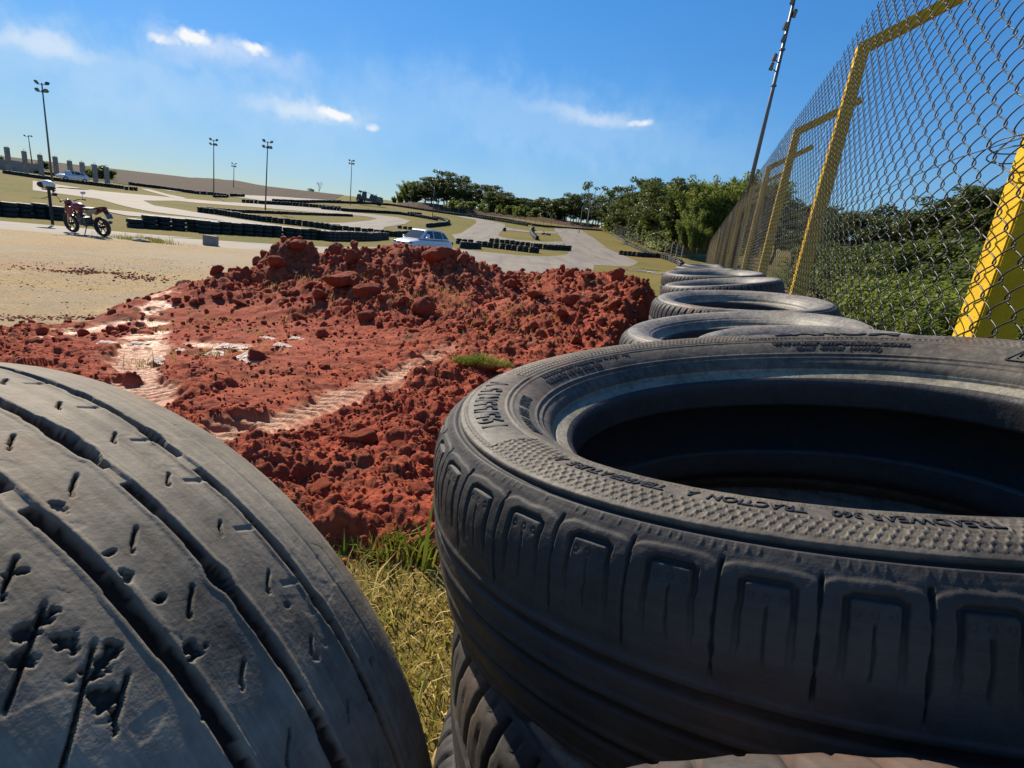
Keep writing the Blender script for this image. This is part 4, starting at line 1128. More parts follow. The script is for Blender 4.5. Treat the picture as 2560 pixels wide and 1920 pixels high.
barrier(zz(z1, [(1050, 1078), (1150, 1086)]), 3, 'dark tyre stack at the separate right end of the upper left barrier', 'end of the upper left barrier', .66)
barrier(zz(z3, [(800, 888), (880, 892), (1000, 884)]), 3, 'dark tyre stack directly behind the bonnet of the white car', 'stacks behind the white car', .64)
barrier(zz(z3, [(920, 815), (1060, 830)]), 2, 'small tyre stack on the grass above the white car', 'stacks on the grass above the car', .7)
barrier(zz(z3, [(1000, 678), (1130, 686)]), 2, 'small tyre stack on the upper lawn near the thin pole', 'stacks near the thin pole', .8)
barrier(zz(z3, [(1460, 958), (1620, 975)]), 3, 'dark tyre stack just right of the white car', 'barrier right of the white car', .64)
barrier(zz(z3, [(1500, 1000), (1660, 1004)]), 3, 'dark tyre stack in the short front row right of the white car', 'short row right of the white car', .64)
barrier(zz(z3, [(1645, 980), (1880, 1008), (2130, 1038), (2185, 1042)]), 3, 'dark tyre stack in the barrier between the paddock and the right lawn', 'barrier of the right lawn', .64)
barrier(zz(z3, [(1765, 950), (2150, 992), (2212, 1000)]) + zz(z4, [(300, 812), (450, 826), (638, 834)]), 3, 'dark tyre stack in the barrier below the oval lawn', 'barrier below the oval lawn', .64)
barrier(zz(z4, [(1112, 874), (1280, 890), (1470, 900)]), 3, 'dark tyre stack crossing the lawn before the bamboo', 'barrier before the bamboo', .64)
barrier(zz(z4, [(1480, 904), (1560, 926), (1650, 962), (1672, 1000)]), 3, 'dark tyre stack at the bend of the far fence', 'barrier at the bend of the fence', .64)
barrier(zz(z4, [(1005, 668), (1100, 726), (1200, 790), (1330, 850), (1470, 896)]), 2, 'dark tyre stack along the foot of the far fence', 'barrier along the far fence', .7)
barrier(zz(z4, [(305, 640), (285, 660), (295, 690), (320, 722), (338, 738)]), 3, 'dark tyre stack in the crooked line across the oval lawn', 'crooked line on the oval lawn', .7)
barrier(zz(z4, [(40, 656), (40.5, 656)]), 3, 'single tyre stack standing alone by the side road', None, 9)
barrier(zz(z2, [(1055, 712), (1170, 716)]), 2, 'low stack beside the foot of the middle floodlight pole', 'low stacks near the middle pole', .8)
barrier(zz(z2, [(1210, 706), (1330, 710)]), 3, 'dark stack of the heaped tyres on the far straight', 'heaped tyres on the far straight', .7)
SPOTS.sort(key=lambda q: q[0])
print('stacks', len(SPOTS))
for i, (d, x, y, n, zs, lab, grp) in enumerate(SPOTS[:285]):
    o = bpy.data.objects.new('tyre_stack', STKM[n][i % 2]); COL.objects.link(o)
    o.location = (x, y, float(H(x, y)) - .01); o.rotation_euler = (0, 0, i); o.scale = (1, 1, zs); tag(o, lab, 'tyre stack', grp)
if len(SPOTS) > 285:
    V0, F0 = [np.array(q) for q in (STK[3][0].V, [f for f in STK[3][0].F])]
    Vs = []; Fs = []; off = 0
    for d, x, y, n, zs, lab, grp in SPOTS[285:]:
        Vs.append(V0 * (1, 1, zs * n / 3) + (x, y, float(H(x, y)))); Fs.append(F0 + off); off += len(V0)
    o = link('tyre_barrier', np_mesh('tyre_barrier', np.concatenate(Vs), np.concatenate(Fs)), MAT['barrier']); tag(o, 'long dark rows of tyres far up the kart track', 'tyre barrier', kind='stuff')
# ------------------------------------------------------------------ trees and bushes
MAT['bark'] = simple('grey_bark', (.12, .095, .07), .9, 0, .4, 5, .2, .5)
MAT['palebark'] = simple('pale_bark', (.26, .23, .19), .9, 0, .3, 5, .2)
MAT['leaf_dark'] = leafmat('dark_foliage', [(0., (.020, .036, .013)), (.5, (.048, .070, .022)), (1., (.12, .14, .045))], .45, .22)
MAT['leaf_bamboo'] = leafmat('bamboo_foliage', [(0., (.05, .08, .016)), (.5, (.115, .145, .03)), (1., (.24, .245, .065))], .5, .35)
MAT['leaf_bright'] = leafmat('bright_foliage', [(0., (.045, .075, .012)), (.5, (.12, .155, .026)), (1., (.28, .29, .07))], .5, .4)
MAT['leaf_bush'] = leafmat('bush_foliage', [(0., (.030, .046, .014)), (.5, (.075, .10, .025)), (1., (.15, .17, .045))], .5, .35)
def leaves(C, Rad, per, size, squash=.6, seed=1, droop=0., elong=1.):
    r_ = np.random.default_rng(seed); Vs = []; tone = []
    for (c, rad) in zip(C, Rad):
        n = max(6, int(per * rad * rad))
        u = r_.normal(size=(n, 3)); u /= np.linalg.norm(u, axis=1)[:, None]
        p = np.array(c) + u * (rad * r_.uniform(.35, 1.05, n) ** .6)[:, None] * (1, 1, squash)
        nrm = u * .5 + r_.normal(size=(n, 3)) * .6 + (0, 0, .45); nrm /= np.linalg.norm(nrm, axis=1)[:, None]
        a = np.cross(nrm, r_.normal(size=(n, 3))); a /= np.linalg.norm(a, axis=1)[:, None]
        if droop: a = a * (1 - droop) + np.array([0, 0, -1.]) * droop; a /= np.linalg.norm(a, axis=1)[:, None]
        b = np.cross(nrm, a); b /= np.linalg.norm(b, axis=1)[:, None] + 1e-9
        s = size * r_.uniform(.6, 1.3, n)[:, None]
        q = np.stack([p - a * s * elong, p - b * s * .55 + nrm * s * .12, p + a * s * elong, p + b * s * .55 - nrm * s * .12], 1)
        Vs.append(q.reshape(-1, 3)); tone.append(np.repeat(np.clip(.5 + r_.normal(0, .2, n) + r_.normal(0, .12), 0, 1), 4))
    V = np.concatenate(Vs); F = np.arange(len(V)).reshape(-1, 4)
    me = np_mesh('crown', V, F, False); attr(me, 'tone', np.concatenate(tone)); return me
def branchy(seed, h, spread, ncl, r0=.2, first=.45, flat=.6, crad=(.11, .17), top=True):
    """trunk with limbs; returns mesh builder and clump positions"""
    r_ = random.Random(seed); mb = MB(); C = []; Rd = []
    bend = [(0, 0, 0)]
    for k in range(1, 6): bend.append((bend[-1][0] + r_.uniform(-.03, .03) * h, bend[-1][1] + r_.uniform(-.03, .03) * h, h * .8 * k / 5))
    mb.tube(bend, [r0 * (1 - .14 * k) for k in range(6)], 7)
    for i in range(ncl):
        f = first + (1 - first) * (i + r_.random() * .6) / ncl; k = min(4, int(f * 5)); t = f * 5 - k
        p0 = Vector(bend[k]).lerp(Vector(bend[k + 1]), min(1, t)); a = i * 2.4 + r_.uniform(-.5, .5)
        rr = spread * h * r_.uniform(.45, 1.) * (1.15 - .5 * abs(f - .6)); up = h * r_.uniform(.06, .2)
        tip = p0 + Vector((math.cos(a) * rr, math.sin(a) * rr, up)); mid = p0.lerp(tip, .5) + Vector((0, 0, -.03 * h + r_.uniform(0, .06) * h))
        mb.tube([p0, mid, tip], [r0 * .42, r0 * .28, r0 * .12], 5)
        C.append(tuple(tip)); Rd.append(h * r_.uniform(*crad))
        for _ in range(2):
            q = tip + Vector((r_.uniform(-1, 1), r_.uniform(-1, 1), r_.uniform(-.25, .5))) * h * .11
            C.append(tuple(q)); Rd.append(h * r_.uniform(crad[0] * .6, crad[1] * .75))
    if top: C.append((bend[-1][0], bend[-1][1], h * .9)); Rd.append(h * crad[1] * .8)
    return mb, C, Rd
def plant_proto(name, crown, leafm, trunk, barkm, crown_name='crown', trunk_name='trunk'):
    root = empty(name)
    if trunk: trunk.build(trunk_name, barkm, root, True)
    crown.name = crown_name; link(crown_name, crown, leafm, root); return root
TREES = []
for i in range(4):
    mb, C, Rd = branchy(40 + i, 10, (.22, .27, .19, .24)[i], (19, 22, 16, 20)[i], .2, (.22, .28, .3, .2)[i], crad=(.07, .12))
    TREES.append(plant_proto('broadleaf_tree', leaves(C, Rd, 105, .20, .66, 60 + i), MAT['leaf_dark'], mb, MAT['bark']))
def bamboo(seed, h=10, n=34, spread=1.4):
    r_ = random.Random(seed); mb = MB(); C = []; Rd = []
    for i in range(n):
        a = r_.uniform(0, 6.28); r0 = r_.uniform(0, spread); hh = h * r_.uniform(.6, 1.02); ln = r_.uniform(.10, .34) * hh
        pts = []
        for k in range(7):
            f = k / 6; rr = r0 + ln * f ** 2.6; pts.append((math.cos(a) * rr, math.sin(a) * rr, hh * (f - .10 * f ** 5)))
        mb.tube(pts, [.05 * (1 - .13 * k) for k in range(7)], 4)
        for k in range(10):
            f = .28 + .72 * k / 9; j = min(5, int(f * 6)); t = f * 6 - j; p = Vector(pts[j]).lerp(Vector(pts[j + 1]), t)
            C.append((p.x, p.y, p.z)); Rd.append(.30 + .55 * (1 - abs(f - .7) * 1.3) * r_.uniform(.6, 1.1))
    return plant_proto('bamboo_clump', leaves(C, Rd, 62, .17, .9, seed, .45, 1.7), MAT['leaf_bamboo'], mb, MAT['bark'], 'foliage', 'culms')
BAM = [bamboo(5), bamboo(6, 10, 30, 1.8)]
def bush(seed, leafm, n=22, size=.16, per=120, h=1.):
    r_ = random.Random(seed); C = []; Rd = []; mb = MB()
    for i in range(n):
        a = r_.uniform(0, 6.28); rr = r_.uniform(0, .75); z = r_.uniform(.15, 1.5) * (1.1 - rr * .6)
        C.append((math.cos(a) * rr, math.sin(a) * rr, z)); Rd.append(r_.uniform(.22, .42))
        mb.tube([(0, 0, 0), (math.cos(a) * rr * .4, math.sin(a) * rr * .4, z * .6), C[-1]], [.03, .02, .008], 4)
    return plant_proto('bush', leaves(C, Rd, per * 4, size, .9, seed), leafm, mb, MAT['bark'], 'foliage', 'stems')
BUSH = [bush(3, MAT['leaf_bush'], 30, .055, 230), bush(4, MAT['leaf_bright'], 30, .055, 230)]
SHRUB = [bush(8, MAT['leaf_bamboo'], 22, .13, 60), bush(9, MAT['leaf_bush'], 22, .13, 60)]
seen = {}
def plant(proto, px, py_base, py_top, dist, h0, label, cat, group, wid=1., lean=0.):
    """stands so that base and top show at these photograph rows, dist metres ahead"""
    b = at_y(px, py_base, dist); tp = at_y(px, py_top, dist); hgt = tp[2] - b[2]
    k = proto.as_pointer(); o = proto if k not in seen else copy_tree(proto); seen[k] = 1
    s_ = hgt / h0; o.location = b; o.rotation_euler = (0, lean, random.uniform(0, 6.28)); o.scale = (s_ * wid, s_ * wid, s_)
    tag(o, label, cat, group); return o
def forest(fn, items, protos, h0, label, cat, group, wid=1.):
    for i, (X, Yb, Yt, d) in enumerate(items):
        if fn is z4 and cat in ('tree', 'shrub', 'bush'): d = float(np.interp(X, [0, 600, 1010, 1300, 1660, 1800], [200, 182, 156, 116, 86, 80])) * (d / float(np.interp(X, [0, 600, 1010, 1300, 1660, 1800], [140, 118, 105, 97, 88, 86]))) ** .5
        (px, pb), (_, pt) = fn(X, Yb), fn(X, Yt)
        plant(protos[i % len(protos)], px, pb, pt, d, h0, label, cat, group, wid * random.uniform(.85, 1.15))
# wood on the bank in the middle
forest(z3, [(1080, 610, 372, 190), (1210, 610, 335, 186), (1330, 620, 305, 184), (1445, 630, 322, 180), (1540, 640, 385, 176), (1660, 650, 408, 172), (1790, 670, 430, 166), (1140, 605, 400, 194), (1270, 600, 350, 192), (1390, 600, 345, 190), (1600, 640, 420, 182), (1730, 650, 425, 176)], TREES, 9.6,
       'tall dark tree on the wooded bank above the kart track', 'tree', 'trees on the wooded bank', 1.25)
forest(z3, [(870, 605, 520, 205), (920, 600, 470, 203), (980, 600, 415, 200), (1030, 600, 385, 198), (1060, 600, 420, 196)], BAM, 9.4, 'feathery green bamboo at the left end of the wooded bank', 'bamboo', 'bamboo on the wooded bank', 1.1)
forest(z3, [(1500, 640, 540, 168), (1580, 645, 545, 166), (1680, 660, 560, 164), (1760, 670, 565, 160), (1850, 680, 575, 156), (1930, 690, 580, 152), (2010, 700, 585, 148), (2090, 705, 590, 146), (1420, 630, 530, 172), (2170, 712, 600, 142)], SHRUB, 1.75, 'light green shrub at the foot of the wood on the bank', 'shrub', 'light shrubs on the bank', 1.6)
forest(z4, [(60, 480, 395, 140), (130, 490, 372, 140), (210, 500, 400, 138), (290, 510, 380, 136), (380, 520, 338, 134), (450, 530, 372, 132), (510, 540, 366, 130)], TREES, 9.6, 'distant dark tree in the gap between the two woods', 'tree', 'trees in the gap', 1.4)
forest(z4, [(160, 505, 425, 132), (240, 515, 430, 130), (320, 525, 440, 128), (400, 535, 445, 126), (470, 545, 450, 124), (550, 555, 455, 122), (90, 500, 415, 134), (20, 490, 405, 136)], SHRUB, 1.75, 'light green shrub in the low thicket between the woods', 'shrub', 'light shrubs between the woods', 1.7)
forest(z4, [(610, 580, 335, 118), (670, 585, 305, 116), (740, 590, 320, 116), (850, 600, 318, 112), (900, 600, 345, 110), (950, 620, 420, 108), (700, 590, 380, 120), (820, 590, 400, 116)], TREES, 9.6, 'spreading dark tree at the left part of the right hand wood', 'tree', 'trees at the left of the right wood', 1.15)
forest(z4, [(1030, 640, 232, 105), (1130, 680, 290, 102), (1240, 700, 205, 98), (1320, 720, 178, 96), (1400, 740, 215, 94), (1500, 770, 188, 92), (1580, 780, 225, 90), (1640, 800, 195, 88), (1080, 660, 330, 104), (1190, 690, 300, 102), (1290, 720, 300, 98), (1450, 760, 330, 96), (1550, 790, 350, 92), (1700, 780, 240, 92)], TREES, 9.6, 'tall dark forest tree behind the far concrete fence', 'tree', 'forest trees behind the far fence', 1.2)
forest(z4, [(1060, 670, 520, 101), (1130, 700, 540, 99), (1210, 730, 560, 96), (1300, 760, 560, 92), (1380, 790, 560, 90), (1450, 810, 560, 88), (1530, 830, 580, 86), (1600, 840, 560, 84), (1000, 650, 500, 104), (1340, 780, 620, 88), (1250, 750, 640, 92), (1490, 830, 660, 84)], [SHRUB[1]], 1.75, 'dark undergrowth bush behind the far concrete fence', 'bush', 'undergrowth behind the far fence', 1.5)
forest(z4, [(1760, 860, 235, 76), (1850, 860, 260, 78), (1905, 870, 150, 76), (1960, 880, 200, 80), (2040, 880, 210, 78), (2110, 880, 195, 80), (2165, 880, 128, 80), (2260, 880, 160, 80), (2340, 880, 210, 80)], BAM, 9.4, 'tall arching bamboo clump beyond the fence corner', 'bamboo', 'tall bamboo at the fence corner', 1.)
forest(z4, [(1725, 870, 440, 71), (1780, 870, 560, 69), (1835, 860, 640, 69), (1690, 850, 560, 71)], [BAM[1]], 9.4, 'low bright green bamboo in front of the tall clumps', 'bamboo', 'low bright bamboo', .8)
forest(z4, [(1060, 660, 420, 103), (1150, 690, 400, 100), (1220, 700, 380, 97), (1290, 730, 420, 95), (1370, 750, 390, 93), (1430, 770, 420, 91), (1520, 790, 400, 90), (1600, 800, 380, 88), (1660, 810, 340, 87), (980, 630, 450, 107), (930, 620, 470, 110), (870, 610, 440, 113), (790, 600, 450, 116), (720, 600, 450, 118), (650, 590, 430, 119)], TREES, 9.6, 'lower leafy tree filling the right hand wood behind the far fence', 'tree', 'lower trees of the right wood', 1.6)
forest(z3, [(1060, 605, 450, 189), (1150, 610, 440, 188), (1250, 620, 450, 186), (1340, 620, 440, 184), (1430, 640, 460, 180), (1520, 640, 470, 178), (1610, 650, 490, 175), (1700, 660, 500, 170), (1790, 670, 510, 166), (1870, 690, 560, 160)], TREES, 9.6, 'lower leafy tree filling the wood on the bank', 'tree', 'lower trees on the wooded bank', 1.7)
forest(z4, [(30, 480, 400, 142), (100, 490, 398, 140), (170, 495, 392, 138), (250, 505, 396, 136), (335, 515, 372, 134), (415, 525, 380, 132), (480, 535, 392, 130), (540, 545, 372, 126), (590, 560, 352, 122)], TREES, 9.6, 'broad low tree closing the gap between the two woods', 'tree', 'low trees closing the gap', 2.3)
forest(z3, [(1880, 690, 505, 160), (1950, 695, 530, 158), (2030, 700, 540, 156), (2110, 710, 548, 152), (2180, 715, 545, 150), (1815, 680, 470, 164)], TREES, 9.6, 'broad low tree on the right shoulder of the wooded bank', 'tree', 'low trees right of the wooded bank', 2.2)
# beyond the mesh fence on the right
forest(z6, [(520, 1300, 965, 52), (600, 1300, 975, 50), (690, 1300, 958, 50), (770, 1320, 985, 46), (850, 1320, 975, 46), (960, 1320, 955, 44), (1010, 1320, 905, 42), (1095, 1320, 868, 40), (1170, 1340, 905, 38), (1235, 1340, 850, 38), (1330, 1340, 900, 36), (400, 1250, 950, 60), (320, 1250, 960, 64), (1420, 1340, 830, 36), (230, 1220, 930, 66)], TREES, 9.6, 'dark tree of the wood seen through the mesh fence on the right', 'tree', 'trees beyond the mesh fence', 1.3)
forest(z6, [(540, 1400, 1120, 30), (640, 1400, 1100, 28), (740, 1420, 1130, 26), (840, 1430, 1090, 26), (940, 1450, 1100, 25), (1040, 1460, 1080, 24), (1140, 1480, 1100, 22), (1250, 1500, 1090, 21), (1360, 1500, 1060, 20), (460, 1380, 1130, 34), (380, 1350, 1120, 38), (590, 1420, 1200, 24), (700, 1440, 1210, 22), (900, 1470, 1200, 20), (1060, 1500, 1200, 18)], [BUSH[0]], 1.75, 'dark green bush on the slope below the mesh fence', 'bush', 'dark bushes below the fence', 1.35)
forest(z6, [(520, 1640, 1330, 11), (610, 1650, 1300, 10.5), (700, 1660, 1330, 10), (790, 1680, 1320, 9.5), (880, 1700, 1370, 9), (980, 1720, 1340, 8.6), (660, 1680, 1400, 8.5), (820, 1720, 1430, 7.6), (570, 1600, 1260, 13), (750, 1600, 1250, 13), (930, 1640, 1260, 12), (1060, 1700, 1290, 10)], [BUSH[1]], 1.75, 'bright leafy bush close behind the mesh fence between the yellow posts', 'bush', 'bright bushes behind the fence', 1.2)
forest(z6, [(1380, 1800, 1400, 5.2), (1480, 1900, 1340, 5.0)], [BUSH[0]], 1.75, 'dark leafy bush behind the nearest yellow post at the right edge', 'bush', 'bushes behind the nearest post', 1.2)
# bushes and lone trees on the skyline at the left
forest(z1, [(735, 975, 880, 130), (790, 980, 868, 128), (835, 985, 852, 128), (880, 990, 872, 128), (925, 985, 895, 128), (300, 900, 845, 140), (375, 905, 820, 140), (10, 830, 785, 150), (590, 950, 890, 132)], [SHRUB[1], SHRUB[0]], 1.75, 'dark bush on the skyline among the concrete columns', 'bush', 'bushes among the columns', 1.2)
forest(z2, [(1950, 708, 632, 240)], [TREES[1]], 9.6, 'small round dark tree alone on the skyline beside a bare tree', 'tree', None, 1.5)
def bare(seed, name, label, fn, X, Yb, Yt, d, sp=.5, mat='palebark', tufts=False):
    r_ = random.Random(seed); mb = MB(); tips = []
    def grow(p, dr, L, r, lv):
        q = p + dr * L; mid = p.lerp(q, .5) + Vector((r_.uniform(-1, 1), r_.uniform(-1, 1), 0)) * L * .06
        mb.tube([p, mid, q], [r, r * .8, r * .6], 5)
        if lv == 0: tips.append(tuple(q)); return
        for k in range(r_.choice((2, 3))):
            nd = (dr + Vector((r_.uniform(-1, 1), r_.uniform(-1, 1), r_.uniform(-.1, .5))) * sp).normalized(); grow(q, nd, L * r_.uniform(.6, .8), r * .58, lv - 1)
    grow(Vector((0, 0, 0)), Vector((.05, 0, 1)), 3.4, .22, 4)
    (px, pb), (_, pt) = fn(X, Yb), fn(X, Yt); b = at_y(px, pb, d); hgt = at_y(px, pt, d)[2] - b[2]
    top = max(v[2] for v in mb.V); root = empty(name, b); s_ = hgt / top; root.scale = (s_,) * 3
    mb.build('trunk', MAT[mat], root, True)
    if tufts: me = leaves(tips[::3], [.8] * len(tips[::3]), 40, .24, .5, seed); link('crown', me, MAT['leaf_dark'], root)
    tag(root, label, 'tree')
bare(3, 'bare_tree', 'leafless pale tree forking on the skyline right of the tallest pole group', z2, 2015, 710, 568, 238, .55)
bare(8, 'bare_tree', 'leafless tree leaning at the right end of the wooded bank', z3, 1890, 690, 455, 160, .6)
bare(12, 'bare_tree', 'tall emergent tree with bare drooping fan branches above the dark wood', z4, 800, 600, 190, 114, .5, 'palebark', True)

# ------------------------------------------------------------------ light poles
MAT['steel'] = simple('galvanised_pole', (.17, .17, .17), .5, .5, .2, 3)
MAT['lamp'] = simple('dark_lamp_housing', (.08, .085, .09), .5, .2, .2, 5)
MAT['lampglass'] = simple('lamp_glass', (.18, .2, .22), .15, 0, .1, 5)
MAT['concrete'] = simple('raw_concrete', (.30, .27, .24), .9, 0, .25, 1.5, .2, .3)
def pole(base, top, d, label, tiers, r=.09, group=None, mat='steel', wid=1.25):
    b = at_y(base[0], base[1], d); t_ = at_y(top[0], top[1], d); L = Vector(t_ - b)
    root = empty('floodlight_pole' if tiers else 'utility_pole', b); tag(root, label, 'light pole' if tiers else 'pole', group)
    q = Vector((0, 0, 1)).rotation_difference(L.normalized()); root.rotation_mode = 'QUATERNION'; root.rotation_quaternion = q
    h = L.length; MB().tube([(0, 0, -1.5), (0, 0, h * .5), (0, 0, h - .1)], [r * 1.3, r, r * .7], 8).build('pole', MAT[mat], root, True)
    for zt, n in tiers:
        mb = MB(); mb.box((0, 0, h - zt), (wid, .07, .07)); mb.build('crossarm', MAT[mat], root)
        for k in range(n):
            x = (k - (n - 1) / 2) * wid / max(1, n - 1) * .86 if n > 1 else 0
            sg = -1 if k % 2 else 1
            Rm = Matrix.Rotation(.75 * sg, 3, 'X') @ Matrix.Rotation(random.uniform(-.3, .3), 3, 'Z')
            m2 = MB(); m2.box((x, -.12 * sg, h - zt + .20), (.42, .16, .34), Rm, .8); m2.tube([(x, 0, h - zt), (x, -.06 * sg, h - zt + .18)], .03, 5); ln = m2.build('floodlight', MAT['lamp'], root, False, .02)
            m3 = MB(); m3.box(Vector((x, -.12 * sg, h - zt + .20)) + Rm @ Vector((0, -.085 * sg, 0)), (.34, .012, .26), Rm); m3.build('lens', MAT['lampglass'], ln)
    return root
T2 = [(.25, 2), (1.05, 3)]
pole(z1(432, 990), z1(345, 182), 66, 'tall floodlight pole at the left behind the red motorcycle', T2)
pole(z1(262, 830), z1(235, 632), 150, 'small far floodlight pole at upper left above the concrete columns', [(.1, 3)], .11, None, 'steel', 2.2)
pole(z2(1049, 728), z2(1048, 176), 104, 'floodlight pole standing at the end of the dark grass wedge, left of the middle pair', T2)
pole(z2(1230, 655), z2(1236, 398), 170, 'smaller distant floodlight pole between the two middle poles', T2, .1)
pole(z2(1523, 852), z2(1547, 190), 84, 'floodlight pole with a shadow at its foot on the green island', T2)
pole(z3(463, 578), z3(478, 190), 140, 'floodlight pole beside the hilltop machine', [(.15, 3), (.85, 3)], .09)
pole(z3(1222, 692), z3(1241, 425), 112, 'thin pole without lamps in front of the wooded bank', [], .06)
pole(z4(738, 602), z4(760, 440), 108, 'short pale pole in front of the right hand wood', [], .06, None, 'concrete')
big = pole(z6(112, 960), z6(352, -40), 26, 'very tall floodlight mast rising behind the mesh fence at upper right', [], .085)
L = (at_y(*z6(352, -40), 26) - at_y(*z6(112, 960), 26)); hL = float(np.linalg.norm(L))
for k, (zt, sx) in enumerate([(.55, -.06), (1.0, .08), (1.5, -.10), (1.95, -.06), (2.7, -.20), (3.05, -.22)]):
    m2 = MB(); Rm = Matrix.Rotation(.5, 3, 'X') @ Matrix.Rotation(random.uniform(-.5, .5), 3, 'Z'); m2.tube([(0, 0, hL - zt), (sx, -.05, hL - zt + .1)], .03, 5); m2.box((sx * 1.4, -.08, hL - zt + .18), (.17, .14, .30), Rm, .75)
    ln = m2.build('floodlight', MAT['lamp'], big, False, .02); m3 = MB(); m3.box(Vector((sx * 1.4, -.08, hL - zt + .18)) + Rm @ Vector((0, -.075, 0)), (.13, .012, .24), Rm); m3.build('lens', MAT['lampglass'], ln)
for zt in (3.6, 2.2):
    MB().lathe([(.10, hL - zt), (.12, hL - zt + .01), (.12, hL - zt + .07), (.10, hL - zt + .08)], 10, None).build('bracket', MAT['steel'], big)

# ------------------------------------------------------------------ concrete columns on the left skyline
for i, (X, Yt, Yb) in enumerate([(75, 725, 885), (213, 758, 885), (345, 788, 925), (466, 803, 905), (582, 836, 905), (690, 850, 968), (793, 868, 992), (890, 888, 1004)]):
    d = 112 - i * 1.; b = at_y(*z1(X, Yb), d); tt = at_y(*z1(X, Yt), d); h = tt[2] - b[2]
    root = empty('concrete_column', b)
    mb = MB(); mb.box((0, 0, h / 2 - .6), (.62 + .1 * (i == 0), .6, h + 1.2)); mb.build('shaft', MAT['concrete'], root, False, .03)
    m2 = MB()
    for sx in (-.2, 0, .2): m2.tube([(sx, .1 * (sx != 0), h - .1), (sx, .1 * (sx != 0), h + random.uniform(.15, .5))], .02, 4)
    m2.build('rebar', MAT['lamp'], root)
    tag(root, ['tallest unfinished concrete column at the far left edge of the skyline', 'second unfinished concrete column from the left', 'unfinished concrete column just left of the tall left pole', 'unfinished concrete column just right of the tall left pole', 'column behind the roof of the distant car', 'column right of the distant car', 'pale column rising beside the dark bushes', 'last pale column at the right end of the line'][i], 'column', 'unfinished concrete columns')
wl = MB(); P = [at_y(*z1(X, Y), 118) for X, Y in [(-300, 800), (0, 822), (160, 838), (330, 870)]]
wroot = empty('low_wall', P[1]); 
for a, b in zip(P[:-1], P[1:]):
    c = (a + b) / 2 - P[1]; L = b - a
    wl.box((c[0], c[1], c[2] - 1.6), (math.hypot(L[0], L[1]), .25, 3.2), Matrix.Rotation(math.atan2(L[1], L[0]), 3, 'Z'))
wl.build('wall_face', MAT['concrete'], wroot); tag(wroot, 'low grey retaining wall behind the leftmost concrete columns', 'wall')

# ------------------------------------------------------------------ far fences
def line_fence(name, pts, n, h, label, crank, r=.07, mat='concrete', wires=6, off=0):
    P = [hit(*q) for q in pts]; seg = [np.linalg.norm(b - a) for a, b in zip(P[:-1], P[1:])]; cum = np.concatenate([[0], np.cumsum(seg)])
    root = empty(name, P[0]); tag(root, label, 'fence'); tops = []
    at = lambda s_: np.array([np.interp(s_, cum, [p[k] for p in P]) for k in range(3)])
    for i in range(n):
        p = at(cum[-1] * i / (n - 1)) - P[0]; mb = MB()
        pts_ = [(p[0], p[1], p[2] - .4), (p[0], p[1], p[2] + h)]
        if crank: pts_.append((p[0] - .45, p[1] - .25, p[2] + h + .4))
        mb.tube(pts_, r, 4); mb.build('fence_post', MAT[mat], root); tops.append(p)
    mb = MB()
    for k in range(wires): mb.tube([(p[0], p[1] - .06, p[2] + h * (k + .5) / wires) for p in tops], .012, 3)
    mb.build('fence_wire', MAT['wire'], root)
line_fence('concrete_fence', [z4(*p) for p in [(1010, 662), (1130, 742), (1250, 803), (1400, 862), (1540, 908), (1660, 964)]], 26, 2.3, 'far fence of grey concrete posts with bent tops along the right hand wood', True, .075)
line_fence('post_fence', [z3(*p) for p in [(1000, 622), (1200, 655), (1400, 688), (1600, 714), (1800, 742), (2050, 785)]] + [z4(*p) for p in [(300, 602), (500, 617), (740, 635), (960, 655)]], 30, 2.0, 'thin post fence along the foot of the red brown bank', False, .05)

# ------------------------------------------------------------------ cars
t = NT('white_car_paint'); o = t.coord('Object'); t.principled(t.ramp(t.noise(o, 2, 4), [(.3, (.70, .70, .69)), (.7, (.76, .76, .75))]), .28, 0, None, .5, Coat_Weight=.6, Coat_Roughness=.08); MAT['carpaint'] = t.m
t = NT('car_glass'); o = t.coord('Object'); t.principled(t.ramp(t.noise(o, 1.5, 3), [(.3, (.018, .022, .026)), (.7, (.03, .036, .04))]), .06, 0, None, .9); MAT['glass'] = t.m
MAT['blackplastic'] = simple('black_plastic', (.018, .018, .019), .55, 0, .3, 9)
MAT['chrome'] = simple('bright_metal', (.6, .6, .6), .22, .9, .1, 9)
MAT['redpaint'] = simple('red_paint', (.20, .008, .022), .3, 0, .15, 6, .5, 0, .5)
MAT['whitepaint'] = simple('white_plastic', (.62, .61, .58), .4, 0, .1, 6)
MAT['rubber_plain'] = simple('tyre_black', (.025, .025, .026), .75, 0, .3, 12)
